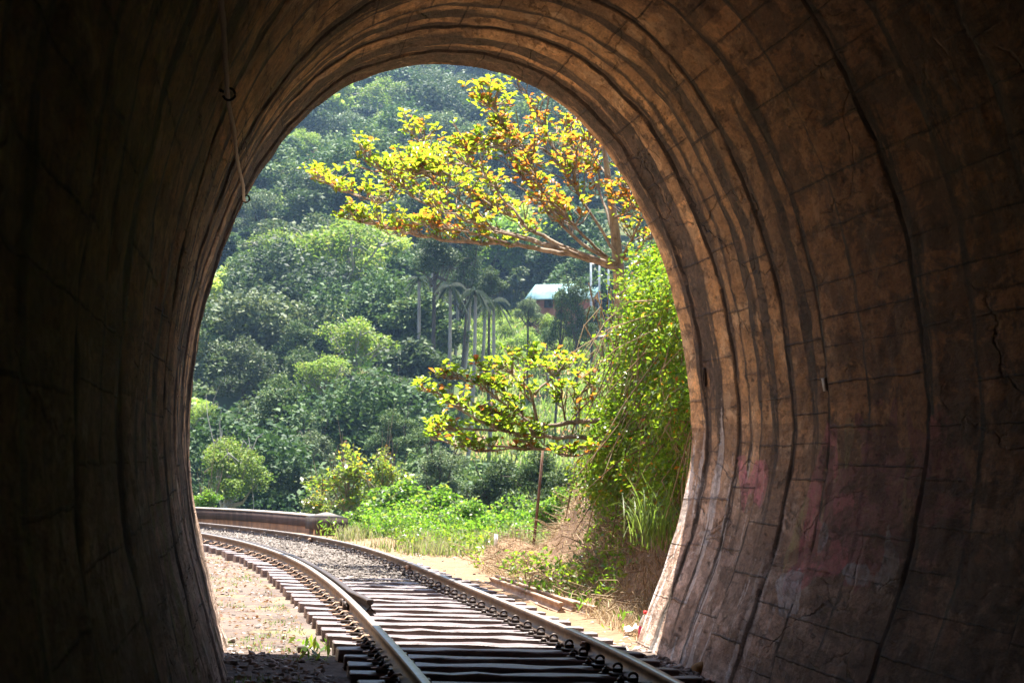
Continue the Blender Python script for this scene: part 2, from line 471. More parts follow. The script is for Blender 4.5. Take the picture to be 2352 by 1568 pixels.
for i, (b, k) in enumerate(SEAMS):
    # water creeping out of each seam blackens a band that thins out down the sides
    wv = 0.035 + 0.42 * fbm(UU * 0.7 + i * 9, VV * 0.25, 4, 20 + i) ** 2 * (0.25 + 1.1 * np.clip(crown, 0, 1))
    reach = sstep(0.02, 0.40, crown + 0.7 * (fbm(UU * 0.35 + i * 5, VV * 0.2, 3, 40 + i) - 0.5))
    x_ = VW - b - 0.025 * (fbm(UU * 2.2, VV, 3, 50 + i) - .5)
    prof_ = np.where(x_ > 0, np.exp(-(x_ / wv) ** 2), np.exp(-(x_ / (wv * 0.22)) ** 2))
    soot = np.maximum(soot, k * prof_ * (0.03 + 0.97 * reach))
disp += 0.014 * np.clip(joint, 0, 1)
# broad dark seepage stains that run round the vault
st = fbm(UU * 0.22, VV * 2.6, 4, 60)
soot += (0.75 - 0.40 * sstep(4.0, 7.0, VV)) * sstep(0.54, 0.70, st) * (0.2 + 0.8 * sstep(0.15, 0.6, crown))
leftwall = UU < UCROWN
soot += 0.3 * leftwall * sstep(0.46, 0.62, fbm(UU * 0.35, VV * 3.4, 4, 63))
soot += 0.9 * np.exp(-((VV - 0.42) / 0.30) ** 2) * sstep(0.45, 0.75, crown) * (0.6 + 0.4 * fbm(UU * 1.3, VV * 2, 3, 70))
soot = np.clip(soot * 1.3, 0, 1)
disp += 0.003 * (fbm(UU * 0.45, VV * 4.2, 4, 83) - 0.5) * 2
disp += 0.030 * (fbm(UU * 0.7, VV * 0.9, 3, 80) - 0.5) * 2 + 0.014 * (fbm(UU * 2.6, VV * 3.2, 4, 81) - 0.5) * 2 + 0.010 * (fbm(UU * 8, VV * 8, 2, 82) - 0.5) * 2
disp *= sstep(-0.05, 0.12, VV)
# chipped mouth edge
edge = np.exp(-VV / 0.10)
disp += edge * 0.02 * (fbm(UU * 3, VV * 0, 3, 85) - 0.3)
ax, ay, cyaw, syaw = axis(DS)
S = PR[:, None, 0] + NRM[:, None, 0] * disp
Z = PR[:, None, 1] + NRM[:, None, 1] * disp
VV2 = VV + edge * 0.05 * (fbm(UU * 2.0, UU * 0, 4, 87) - 0.5) * 2
ax2, ay2, c2_, s2_ = axis(VV2)
VT = np.stack([ax2 + S * c2_, ay2 + S * s2_, Z], -1)
ii, jj = np.meshgrid(np.arange(NT - 1), np.arange(ND - 1), indexing='ij')
idx = lambda a, b: a * ND + b
FT = np.stack([idx(ii, jj), idx(ii, jj + 1), idx(ii + 1, jj + 1), idx(ii + 1, jj)], -1).reshape(-1, 4)
UVT = np.stack([UU, VV], -1).reshape(-1, 2)

# faded paint on the lower right wall: shapes drawn in (arc, depth) of the wall
VTf = VT.reshape(-1, 3)
bvh = BVHTree.FromPolygons([Vector(v) for v in VTf], FT.tolist())


def wall_hit(px, py):
    h = bvh.ray_cast(Vector(CAMP), Vector(ray(px, py)).normalized())
    return (np.array(h[0]), np.array(h[1])) if h[0] is not None else (None, None)


def wall_uv(px, py):
    p, _ = wall_hit(px, py)
    if p is None: return None
    k = np.argmin(((VTf - p) ** 2).sum(1)); return UVT[k]


def in_poly(P, x, y):
    P = np.asarray(P); c = np.zeros(x.shape, bool); j = len(P) - 1
    for i in range(len(P)):
        a = ((P[i, 1] > y) != (P[j, 1] > y)) & (x < (P[j, 0] - P[i, 0]) * (y - P[i, 1]) / (P[j, 1] - P[i, 1] + 1e-9) + P[i, 0])
        c ^= a; j = i
    return c


def paint(polys, wob=0.06, seed=0):
    m = np.zeros_like(UU)
    wu = UU + (fbm(UU * 5, VV * 5, 3, seed) - 0.5) * wob * 2; wv = VV + (fbm(UU * 5, VV * 5, 3, seed + 9) - 0.5) * wob
    for P in polys:
        Q = [wall_uv(*p) for p in P]
        if any(q is None for q in Q): continue
        m[in_poly(Q, wu, wv)] = 1
    # soften
    for _ in range(2):
        m[1:-1, 1:-1] = (m[1:-1, 1:-1] * 2 + m[:-2, 1:-1] + m[2:, 1:-1] + m[1:-1, :-2] + m[1:-1, 2:]) / 6
    return m


g_pink = paint([
    [(1900, 965), (1922, 990), (1926, 1100), (1905, 1105), (1900, 1020), (1878, 1180), (1905, 1320), (1880, 1330), (1845, 1300), (1838, 1250), (1850, 1150), (1870, 1080)],
    [(1800, 1300), (1835, 1245), (1870, 1300), (1860, 1350), (1800, 1355)],
    [(1955, 955), (1985, 950), (1990, 1005), (1965, 1000)], [(2130, 950), (2160, 960), (2165, 1000), (2140, 1010)],
    [(1900, 1250), (1950, 1245), (1945, 1300), (1900, 1320)], [(1905, 1140), (1960, 1130), (1975, 1160), (1915, 1180)],
    [(1690, 1060), (1712, 1052), (1716, 1110), (1735, 1062), (1758, 1058), (1764, 1100), (1745, 1165), (1722, 1120), (1708, 1180)]], 0.07, 11)
g_dim = paint([[(1900, 1080), (2070, 1040), (2080, 1220), (2060, 1330), (1900, 1340), (1880, 1220)], [(2080, 960), (2200, 940), (2230, 1250), (2110, 1330)], [(1970, 960), (2060, 950), (2060, 1050), (1980, 1060)]], 0.25, 12)
g_blue = paint([[(1920, 1330), (1950, 1285), (1985, 1290), (2010, 1320), (2040, 1270), (2060, 1265), (2065, 1310), (2020, 1345), (1980, 1330), (1950, 1345)],
                [(2035, 1200), (2045, 1200), (2050, 1290), (2032, 1290)], [(1880, 1210), (1898, 1180), (1900, 1250), (1870, 1290)], [(1780, 1330), (1850, 1310), (1840, 1400), (1790, 1420)]], 0.07, 13)
g_yel = paint([[(1850, 1140), (1860, 1150), (1830, 1290), (1790, 1340), (1800, 1290), (1830, 1200)], [(1938, 960), (1960, 960), (1955, 1060), (1938, 1090)]], 0.06, 14)
moss = np.zeros_like(UU)
pmo = wall_uv(395, 1330)
if pmo is not None:
    moss = np.exp(-(((UU - pmo[0]) / 1.0) ** 2 + ((VV - pmo[1]) / 0.9) ** 2)) * sstep(0.35, 0.6, fbm(UU * 1.2, VV * 6, 3, 90))
# white lime runs low on the right near the mouth
lime = 1.6 * lowR ** 0.6 * sstep(4.0, 6.2, UU - UCROWN + 1.6 * (fbm(VV * 7, VV * 0, 2, 96) - .5)) * sstep(0.48, 0.62, fbm(UU * 0.8, VV * 8, 4, 91)) * np.exp(-np.clip(VV - 1.0, 0, 9) / 2.5)
zlow = sstep(2.6, 0.8, Z)


def lining_mat():
    m, t, out = newmat('stained_concrete_lining'); n = N(t)
    uvn = n.new('ShaderNodeUVMap').outputs[0]
    sx = n.new('ShaderNodeSeparateXYZ'); n.put(sx.inputs[0], uvn)
    u, v = sx.outputs[0], sx.outputs[1]
    raw = n.geo()
    mp_ = n.new('ShaderNodeMapping'); n.put(mp_.inputs[0], raw); mp_.inputs['Scale'].default_value = (1, .40, 1)
    pos = mp_.outputs[0]      # board-marked grain, longer along the tunnel than round it
    streak = n.noise(n.combine(n.math('MULTIPLY', u, 2.4), n.math('MULTIPLY', v, 7.5)), 1.0, 10, 0.74, 0.8)
    blot = n.noise(n.combine(n.math('MULTIPLY', u, 1.8), n.math('MULTIPLY', v, 1.1)), 1.5, 8, 0.62, 0.4)
    fine = n.noise(pos, 22, 8, 0.68)
    mid = n.noise(pos, 5.5, 6, 0.6)
    dw = n.new('ShaderNodeVectorMath', operation='ADD'); nz = n.new('ShaderNodeTexNoise'); n.put(nz.inputs[0], pos); nz.inputs['Scale'].default_value = 3; nz.inputs['Detail'].default_value = 5
    sc2 = n.new('ShaderNodeVectorMath', operation='SCALE'); n.put(sc2.inputs[0], nz.outputs[1]); sc2.inputs['Scale'].default_value = .45
    n.put(dw.inputs[0], pos); n.put(dw.inputs[1], sc2.outputs[0])
    vo = n.new('ShaderNodeTexVoronoi', feature='DISTANCE_TO_EDGE'); n.put(vo.inputs['Vector'], dw.outputs[0]); vo.inputs['Scale'].default_value = 1.5
    crack = n.math('MULTIPLY', n.ramp(vo.outputs[0], (0.022, 0.004)), n.ramp(n.noise(pos, 1.1, 3), (0.48, 0.62)))
    # shutter-board lines along the axis
    ro = n.math('MULTIPLY', n.attr('ringid'), 0.37)
    wob = n.noise(uvn, 3.0, 4, 0.6)
    wj = n.noise(pos, 11.0, 4, 0.65)
    drift = n.noise(n.combine(n.math('MULTIPLY', u, 0.75), n.math('MULTIPLY', n.attr('ringid'), 5.3)), 1.0, 2, 0.5)
    ub = n.math('ADD', n.math('ADD', u, ro), n.math('ADD', n.math('MULTIPLY', wob, 0.035), n.math('ADD', n.math('MULTIPLY', wj, 0.022), n.math('MULTIPLY', drift, 0.75))))
    fr = n.math('FRACT', n.math('DIVIDE', ub, n.attr('bspace')))
    dline = n.math('ABSOLUTE', n.math('SUBTRACT', fr, 0.5))
    vis = n.ramp(n.noise(n.combine(n.math('MULTIPLY', n.math('FLOOR', n.math('DIVIDE', ub, n.attr('bspace'))), 3.71), n.math('MULTIPLY', v, 0.22)), 2.0, 2), (0.40, 0.56))
    line = n.math('MULTIPLY', n.ramp(n.math('MULTIPLY', dline, n.attr('bspace')), (0.011, 0.002)), vis)
    # tone of each board
    bn = n.new('ShaderNodeTexWhiteNoise', noise_dimensions='2D')
    n.put(bn.inputs['Vector'], n.combine(n.math('FLOOR', n.math('DIVIDE', ub, n.attr('bspace'))), n.attr('ringid')))
    board = bn.outputs[0]
    tan = n.mix(n.ramp(blot, (0.35, 0.68)), (0.84, 0.49, 0.215), (0.70, 0.385, 0.155))
    tan = n.mix(n.math('MULTIPLY', n.ramp(mid, (0.5, 0.72)), 0.55), tan, (0.80, 0.55, 0.29))
    tan = n.mix(n.math('MULTIPLY', board, 0.4), tan, (0.34, 0.19, 0.085))
    grey = n.mix(n.ramp(blot, (0.38, 0.66)), (0.70, 0.53, 0.45), (0.40, 0.275, 0.225))
    zl = n.attr('zlow')
    col = n.mix(n.math('MULTIPLY', zl, 0.85), tan, grey)
    blk = n.new('ShaderNodeTexWhiteNoise', noise_dimensions='2D')
    n.put(blk.inputs['Vector'], n.combine(n.math('ADD', n.math('FLOOR', n.math('DIVIDE', ub, n.math('MULTIPLY', n.attr('bspace'), 1.0))), 7.3), n.math('MULTIPLY', n.attr('ringid'), 3.17)))
    bt_ = n.math('ADD', n.math('MULTIPLY', n.math('POWER', blk.outputs[0], 1.4), 0.50), 0.68)
    gn = n.math('ADD', n.math('MULTIPLY', n.noise(pos, 34, 6, 0.72), 1.1), n.math('MULTIPLY', n.noise(pos, 7.5, 8, 0.7), 1.0))
    tone = n.math('MULTIPLY', bt_, n.math('ADD', n.math('MULTIPLY', n.ramp(gn, (0.80, 1.25)), 0.52), 0.58))
    col = n.mix(1.0, col, n.combine(tone, tone, tone), 'MULTIPLY')
    # grime gathered along the board edges
    eg = n.math('MULTIPLY', n.ramp(n.math('MULTIPLY', dline, n.attr('bspace')), (0.085, 0.0)), n.ramp(n.noise(uvn, 4.5, 6, 0.7), (0.44, 0.64)))
    col = n.mix(n.math('MULTIPLY', eg, 0.75), col, (0.085, 0.052, 0.032))
    worn = n.ramp(n.noise(pos, 3.1, 10, 0.74), (0.55, 0.61))
    col = n.mix(n.math('MULTIPLY', worn, 0.55), col, n.mix(zl, (0.86, 0.60, 0.34), (0.80, 0.70, 0.63)))
    # dark vertical streaks
    col = n.mix(n.math('MULTIPLY', n.ramp(streak, (0.53, 0.70)), n.math('ADD', 0.22, n.math('MULTIPLY', zl, 0.25))), col, (0.075, 0.052, 0.036))
    col = n.mix(n.math('MULTIPLY', n.ramp(streak, (0.44, 0.30)), 0.22), col, (0.50, 0.38, 0.27))
    pits = n.ramp(n.noise(pos, 9, 9, 0.75), (0.56, 0.70))
    col = n.mix(n.math('MULTIPLY', pits, 0.5), col, (0.10, 0.07, 0.05))
    # soot
    so_ = n.math('ADD', n.attr('soot'), n.math('MULTIPLY', n.math('SUBTRACT', n.math('ADD', n.math('MULTIPLY', streak, 0.6), n.math('MULTIPLY', fine, 0.4)), 0.5), 1.6))
    so_ = n.math('MULTIPLY', n.ramp(so_, (0.28, 0.72)), n.ramp(n.attr('soot'), (0.02, 0.2)))
    so_ = n.math('MULTIPLY', so_, n.math('SUBTRACT', 1.0, n.math('MULTIPLY', n.ramp(n.noise(n.combine(n.math('MULTIPLY', u, 2.6), n.math('MULTIPLY', v, 5.0)), 1.0, 8, 0.75), (0.55, 0.62)), 0.5)))
    col = n.mix(n.math('MULTIPLY', so_, 0.93), col, n.mix(n.ramp(fine, (0.3, 0.7)), (0.012, 0.010, 0.008), (0.060, 0.040, 0.027)))
    drip = n.math('MULTIPLY', n.math('MULTIPLY', zl, n.ramp(n.noise(n.combine(n.math('MULTIPLY', u, 1.6), n.math('MULTIPLY', v, 13.0)), 1.0, 7, 0.7), (0.55, 0.68))), 0.55)
    col = n.mix(drip, col, (0.66, 0.57, 0.50))
    # lime, paint and moss, all broken up by wear
    wear = n.ramp(n.math('ADD', n.math('MULTIPLY', fine, 0.5), n.math('MULTIPLY', streak, 0.5)), (0.40, 0.56))
    inv = n.math('SUBTRACT', 1.0, n.math('MULTIPLY', wear, 0.5))
    for nm, c, k in (('lime', (0.78, 0.74, 0.72), 0.95), ('gdim', (0.42, 0.16, 0.21), 0.85), ('gpink', (0.72, 0.27, 0.32), 1.0), ('gyel', (0.52, 0.47, 0.24), 0.9), ('gblue', (0.60, 0.68, 0.80), 0.95), ('moss', (0.22, 0.21, 0.035), 0.8)):
        edge_ = n.ramp(n.math('ADD', n.attr(nm), n.math('MULTIPLY', n.math('SUBTRACT', fine, 0.5), 1.0)), (0.32, 0.52))
        col = n.mix(n.math('MULTIPLY', n.math('MULTIPLY', edge_, n.math('MULTIPLY', inv, n.ramp(n.attr(nm), (0.0, 0.12)))), k), col, c)
    col = n.mix(n.math('MULTIPLY', crack, 0.25), col, (0.05, 0.035, 0.025))
    flk = n.ramp(n.noise(pos, 3.2, 9, 0.72), (0.58, 0.63))
    col = n.mix(n.math('MULTIPLY', flk, 0.5), col, (0.13, 0.085, 0.055))
    falloff = n.attr('depth_falloff')  # darkens the lining with depth: light falloff put into the colour
    pt = n.math('MULTIPLY', n.ramp(n.noise(n.combine(n.math('MULTIPLY', u, 2.9), n.math('MULTIPLY', v, 1.15)), 1.0, 10, 0.72, .6), (0.47, 0.545)), n.math('ADD', 0.42, n.math('MULTIPLY', falloff, 0.30)))
    col = n.mix(pt, col, n.mix(n.ramp(fine, (.35, .65)), (0.075, 0.040, 0.023), (0.21, 0.125, 0.072))); col = n.mix(falloff, col, n.mix(1.0, col, (0.50, 0.375, 0.305), 'MULTIPLY'))
    j = n.math('MAXIMUM', n.math('MULTIPLY', n.attr('joint'), 0.55), n.math('MULTIPLY', line, 0.48))
    col = n.mix(j, col, (0.045, 0.032, 0.024))
    h = n.math('ADD', n.math('MULTIPLY', fine, 0.35), n.math('MULTIPLY', mid, 0.6))
    h = n.math('ADD', h, n.math('MULTIPLY', n.noise(pos, 60, 5, .7), 0.16))
    h = n.math('SUBTRACT', h, n.math('MULTIPLY', line, 0.6))
    h = n.math('ADD', h, n.math('MULTIPLY', blk.outputs[0], 0.35))
    h = n.math('SUBTRACT', h, n.math('MULTIPLY', pits, 0.3))
    h = n.math('SUBTRACT', h, n.math('MULTIPLY', crack, 0.8))
    h = n.math('SUBTRACT', h, n.math('MULTIPLY', flk, 0.35))
    n.put(out.inputs[0], n.bsdf(col, 0.82, 0.25, 0, n.bump(h, 1.0, 0.05)).outputs[0])
    return m


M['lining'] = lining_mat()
tun = empty('tunnel', (float(P0[0]), float(P0[1]), 0))
tag(tun, 'horseshoe railway tunnel of stained brown concrete with soot bands and faded pink graffiti', 'tunnel')


def under(o, root):
    """parent keeping the world position of geometry that was built in world coordinates"""
    o.parent = root
    o.matrix_parent_inverse = Matrix.Translation(-Vector(root.location)) if root.rotation_euler.z == 0 else root.matrix_world.inverted()
    return o


flat = lambda a: np.asarray(a).ravel()
capc = VT[:, -1].mean(0)  # end cap added behind the camera, keeps skylight out of the tunnel
Vcap = np.vstack([VTf, capc])
Fcap = [(idx(i, ND - 1), len(VTf), idx(i + 1, ND - 1)) for i in range(NT - 1)]
ext = lambda a: np.append(flat(a), 0)
lin = mesh_np('lining', Vcap, FT, Fcap, M['lining'], True, attrs={'soot': ext(soot), 'joint': ext(np.clip(joint, 0, 1)), 'bspace': ext(np.where(ringid < 2, 0.46, np.where(ringid < 4, 0.54, 0.31))), 'ringid': ext(ringid), 'gpink': ext(g_pink), 'gdim': ext(g_dim), 'gblue': ext(g_blue), 'gyel': ext(g_yel), 'moss': ext(moss), 'lime': ext(lime), 'zlow': ext(zlow), 'depth_falloff': ext(np.where(UU < UCROWN, .08, 1.0) * sstep(2.2, 7.0, VW + 1.5 * (fbm(UU * .5, VV * .5, 3, 95) - .5)))}, uv=np.vstack([UVT, [0, 34]]))
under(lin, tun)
# headwall around the mouth (faces the daylight)
mb = MB()
for off0, off1, dd in ((0.0, 0.55, 0.0), (0.55, 3.2, 0.06)):
    P1 = VT[:, 0] if off0 == 0 else None
    V = []
    for o_ in (off0, off1):
        s_ = PR[:, 0] + NRM[:, 0] * o_; z_ = PR[:, 1] + NRM[:, 1] * o_
        a0, b0, c0, e0 = axis(np.full(NT, dd))
        q = np.stack([a0 + s_ * c0, b0 + s_ * e0, z_], 1)
        if o_ == 0: q = VT[:, 0]
        V.append(q)
    V = np.vstack(V)
    mb.add(V, [(i, i + 1, NT + i + 1, NT + i) for i in range(NT - 1)])
under(mb.build('headwall', simple_mat('headwall_concrete', (0.30, 0.22, 0.15), (0.46, 0.34, 0.24), 1.5, 0.9, 0.2, 0, 0.5, 0.03)), tun)

# ------------------------------------------------------------------ ground
BFY = np.array([-60, 17, 19.5, 22, 24, 27, 30, 33, 36, 40, 44, 60, 500.])
BFX = np.array([9, 9, 2.3, 1.98, 1.65, 1.28, 0.95, 0.70, 0.85, 2.2, 5.5, 25, 25.])


def height(x, y):
    t = lat(x, y)
    # railway bench
    z = 0.02 + 0.05 * (fbm(x * 1.1, y * 1.1, 4, 100) - 0.5)
    z = z + 0.020 * sstep(0.9, 1.25, t) * (1 - 0.9 * sstep(3, 8, t))
    bal = sstep(23.5, 29.5, y) * sstep(0.86, 0.74, np.abs(t - 0.02))
    z = z * (1 - bal) + bal * (0.155 + 0.022 * (fbm(x * 5, y * 5, 3, 101) - 0.5))
    # bank right of the mouth
    bf = np.interp(y, BFY, BFX)
    k = x - bf
    bank = 5.2 * sstep(-0.45, 3.0, k) ** 0.85 + 0.35 * np.clip(k - 2.5, 0, 40)
    bank = bank * (1 + 0.35 * (fbm(x * 0.9, y * 0.9, 4, 102) - 0.5)) * sstep(17.0, 19.3, y) * sstep(48, 40, y)
    z = z + np.clip(bank, 0, 30)
    # unseen bank added left of the mouth to bounce warm light into the tunnel
    kl = -x - (0.175 * y + 0.40)
    z = z + 5.5 * sstep(0.0, 4.2, kl) * sstep(18.9, 20.5, y) * sstep(40, 33, y) * (1 + .3 * (fbm(x * .9, y * .9, 4, 104) - .5))
    # little sand heap where the thin pole stands
    z = z + 0.38 * np.exp(-(((x - 0.12) / 0.55) ** 2 + ((y - 36.3) / 0.8) ** 2))
    # valley beyond the bench, then the far hillside
    edge_y = 47.5 + 1.5 * np.sin(x * 0.35) - 0.10 * np.clip(x, -60, 60)
    left_edge = sstep(-1.75, -7, t) * sstep(36, 47, y)
    drop = np.maximum(sstep(0, 11, y - edge_y), left_edge * 0.8)
    hill = -9 + 0.27 * np.clip(y - 58, 0, 400) + 5.0 * (fbm(x * 0.02, y * 0.02, 3, 103) - 0.5) * sstep(60, 110, y)
    hill = hill + 0.10 * np.clip(np.abs(x) - 14, 0, 80) * sstep(60, 150, y) + 0.06 * np.clip(y - 210, 0, 300)
    z = z * (1 - drop) + hill * drop
    return z


xs = np.concatenate([np.arange(-170, -14, 4.0), np.arange(-14, -7, 0.4), np.arange(-7, 5.2, 0.085), np.arange(5.2, 12, 0.4), np.arange(12, 171, 4.0)])
ys = np.concatenate([np.arange(-16, 11, 0.8), np.arange(11, 47, 0.10), np.arange(47, 64, 0.5), np.arange(64, 430, 3.0)])
GX, GY = np.meshgrid(xs, ys, indexing='ij')
GZ = height(GX, GY)
# keep the sheet below the lining's sides
nx, ny = len(xs), len(ys)
ii, jj = np.meshgrid(np.arange(nx - 1), np.arange(ny - 1), indexing='ij')
gi = lambda a, b: a * ny + b
FG = np.stack([gi(ii, jj), gi(ii + 1, jj), gi(ii + 1, jj + 1), gi(ii, jj + 1)], -1).reshape(-1, 4)
TL = lat(GX, GY)
a_bal = sstep(23.5, 28.0, GY) * sstep(0.95, 0.75, np.abs(TL)) * sstep(75, 60, GY)
a_bank = sstep(-0.3, 0.6, GX - np.interp(GY, BFY, BFX)) * (GY > 18.5) * (GY < 48)
a_tun = sstep(19.8, 18.6, GY)
a_bounce = sstep(0.0, .5, -GX - (0.175 * GY + 0.40)) * (GY > 18.5) * sstep(42, 36, GY) * (GX > -16)
a_far = sstep(46, 50, GY)
_gp = 1176 + F_D * GX / np.maximum(GY, 1)
a_clr = sstep(1050, 1110, _gp) * sstep(84, 95, GY) * sstep(160, 145, GY)


def ground_mat():
    m, t, out = newmat('ground_soil'); n = N(t)
    pos = n.geo()
    a = n.noise(pos, 0.9, 6, 0.6); b = n.noise(pos, 9, 8, 0.68); c = n.noise(pos, 45, 5, 0.7)
    soil = n.mix(n.ramp(a, (0.35, 0.65)), (0.150, 0.119, 0.103), (0.095, 0.076, 0.068))
    soil = n.mix(n.math('MULTIPLY', n.ramp(b, (0.50, 0.68)), 0.6), soil, (0.28, 0.18, 0.12))
    soil = n.mix(n.math('MULTIPLY', n.ramp(c, (0.55, 0.7)), 0.5), soil, (0.22, 0.185, 0.16))
    green = n.math('MULTIPLY', n.ramp(n.noise(pos, 1.7, 6, 0.65), (0.54, 0.66)), 0.45)
    soil = n.mix(green, soil, (0.26, 0.25, 0.10))
    bal = n.mix(n.ramp(c, (0.35, 0.65)), (0.23, 0.205, 0.18), (0.125, 0.11, 0.095))
    bank = n.mix(n.ramp(b, (0.35, 0.65)), (0.10, 0.058, 0.032), (0.05, 0.031, 0.019))
    far = n.mix(n.ramp(n.noise(pos, 0.5, 8, 0.7), (0.4, 0.62)), (0.05, 0.075, 0.022), (0.09, 0.09, 0.035))
    clr = n.mix(n.ramp(n.noise(pos, 0.35, 6, 0.7), (0.50, 0.60)), (0.17, 0.21, 0.05), (0.38, 0.17, 0.09))
    far = n.mix(n.attr('clear'), far, clr)
    tn = n.mix(n.ramp(b, (0.35, 0.65)), (0.17, 0.13, 0.11), (0.08, 0.062, 0.055))
    col = n.mix(n.attr('tun'), soil, tn)
    sand = n.mix(n.ramp(b, (.38, .62)), (.27, .172, .105), (.19, .115, .07))
    col = n.mix(n.attr('sand'), col, sand)
    bounce_clay = n.mix(n.ramp(a, (.35, .65)), (.64, .41, .23), (.52, .32, .18))  # pale surface of the added bounce bank
    col = n.mix(n.attr('bounce_clay'), col, bounce_clay)
    col = n.mix(n.attr('bal'), col, bal); col = n.mix(n.attr('bank'), col, bank); col = n.mix(n.attr('far'), col, far)
    h = n.math('ADD', b, n.math('MULTIPLY', c, 0.4))
    n.put(out.inputs[0], n.bsdf(col, 0.92, 0.15, 0, n.bump(h, 0.8, 0.05)).outputs[0])
    return m


gr = mesh_np('ground', np.stack([GX, GY, GZ], -1).reshape(-1, 3), FG, None, ground_mat(), True, attrs={'bal': flat(a_bal), 'bank': flat(a_bank), 'tun': flat(a_tun), 'sand': flat(sstep(1.15, 1.6, TL) * sstep(47, 44, GY) * (GY > 19.2)), 'bounce_clay': flat(a_bounce), 'far': flat(a_far), 'clear': flat(a_clr)})
tag(gr, 'sandy soil, railway bench and far hillside as one ground surface', kind='structure')
# hillside the tunnel runs into, above and behind the mouth
hx = np.linspace(-60, 60, 61); hy = np.linspace(19.2, -60, 40)
HX, HY_ = np.meshgrid(hx, hy, indexing='ij')
HZ = 6.6 + 0.75 * (19.2 - HY_) + 2 * (fbm(HX * 0.1, HY_ * 0.1, 3, 110) - 0.5) + 0.02 * np.abs(HX)
HYs = HY_ + HX * SL0
fi, fj = np.meshgrid(np.arange(60), np.arange(39), indexing='ij')
FH = np.stack([fi * 40 + fj, fi * 40 + fj + 1, (fi + 1) * 40 + fj + 1, (fi + 1) * 40 + fj], -1).reshape(-1, 4)
tag(mesh_np('hillside', np.stack([HX, HYs, HZ], -1).reshape(-1, 3), FH, None, simple_mat('hillside_soil', (0.10, 0.11, 0.04), (0.18, 0.13, 0.07), 0.6, 0.95, 0.1, 0, 0.4, 0.1), True), 'hillside above the tunnel', kind='structure')


def hz(x, y): return float(height(np.array([x]), np.array([y]))[0])


def hit_ground(px, py, y0=14.0, y1=420.0):
    d = ray(px, py); d = d / d[1]
    Y = np.concatenate([np.arange(y0, 60, 0.05), np.arange(60, y1, 0.4)])
    P = CAMP + d[None] * Y[:, None]
    below = P[:, 2] < height(P[:, 0], P[:, 1])
    k = np.argmax(below)
    return P[k] if below.any() else P[-1]


# ------------------------------------------------------------------ rails
RP = np.array([(-.065, 0), (.065, 0), (.065, .012), (.012, .030), (.009, .095), (.034, .108), (.036, .138), (.028, .146), (-.028, .146), (-.036, .138), (-.034, .108), (-.009, .095), (-.012, .030), (-.065, .012)])


def sweep(line, prof, mat, name, parent=None, close=True):
    line = np.asarray(line, float)
    tn = np.gradient(line, axis=0); tn /= np.linalg.norm(tn, axis=1)[:, None]
    lt = np.stack([tn[:, 1], -tn[:, 0], 0 * tn[:, 0]], 1)
    lt /= np.linalg.norm(lt, axis=1)[:, None]
    V = line[:, None] + prof[None, :, 0, None] * lt[:, None] + prof[None, :, 1, None] * np.array([0, 0, 1.0])
    m, k = len(line), len(prof)
    b = MB()
    Q = [(i * k + j, i * k + (j + 1) % k, (i + 1) * k + (j + 1) % k, (i + 1) * k + j) for i in range(m - 1) for j in range(k)]
    b.add(V.reshape(-1, 3), Q)
    me_caps = []
    for e in (0, m - 1):
        c = line[e] + np.array([0, 0, prof[:, 1].mean()])
        vs = np.vstack([V[e], c]); b.add(vs, None, [(j, (j + 1) % k, k) if e else ((j + 1) % k, j, k) for j in range(k)])
    return b.build(name, mat, parent)


RB_Z = RAIL_Z - .146
ry = np.concatenate([np.arange(-2, 44, 0.25), np.arange(44, 60, 0.5)])
wob = lambda y, s: 0.006 * (vnoise(y * 0.5, y * 0, s) - 0.5)
left_rail = sweep(np.stack([XL(ry) + wob(ry, 1), ry, np.full_like(ry, RB_Z)], 1), RP, M['rail'], 'rail')
tag(left_rail, 'rusty inner rail on the left of the curve, beside the check rail', 'rail', 'running rails of the curved track')
right_rail = sweep(np.stack([XR(ry) + wob(ry, 2), ry, np.full_like(ry, RB_Z)], 1), RP, M['rail'], 'rail')
tag(right_rail, 'rusty outer rail on the right with a row of ring clips along it', 'rail', 'running rails of the curved track')
# small anchor blocks on the right rail's inner web
for px, py in ((1165, 1478), (905, 1303), (655, 1238)):
    p = gnd(px, py, 0.22); y = p[1]
    b = MB(); b.box((XR(y) - 0.045, y, 0.225), (0.05, 0.09, 0.07)); b.tube([(XR(y) - 0.07, y, .235), (XR(y) - 0.085, y, .235)], 0.016, 6)
    under(b.build('rail_anchor', M['oldrail']), right_rail)
# joint plate on the left rail's outer side
p = gnd(785, 1392, 0.2); y = p[1]
b = MB(); sl = (XL(y + .1) - XL(y - .1)) / .2
for k in (-.2, .2): b.box((XL(y + k) - 0.05, y + k, 0.225), (0.045, 0.12, 0.085), [[1, sl, 0], [-sl, 1, 0], [0, 0, 1]])
b.box((XL(y) - 0.035, y, 0.21), (0.022, 0.6, 0.06), [[1, sl, 0], [-sl, 1, 0], [0, 0, 1]])
under(b.build('joint_plate', M['iron']), left_rail)
# check rail inside the left rail, flared at its near end
ckp = gnd(833, 1378, 0.29)
cky = np.concatenate([np.arange(ckp[1], 44, 0.2), np.arange(44, 58, 0.5)])
fl = sstep(1.5, 0, cky - ckp[1]) * 0.09
sn = np.gradient(XL(cky), cky); nn = np.sqrt(1 + sn * sn)
off = 0.125 + fl
ck = np.stack([XL(cky) + off / nn, cky - off * sn / nn, np.full_like(cky, RB_Z - 0.004)], 1)
tag(sweep(ck, RP, M['iron'], 'check_rail'), 'dark check rail with a flared end running just inside the left rail', 'rail')

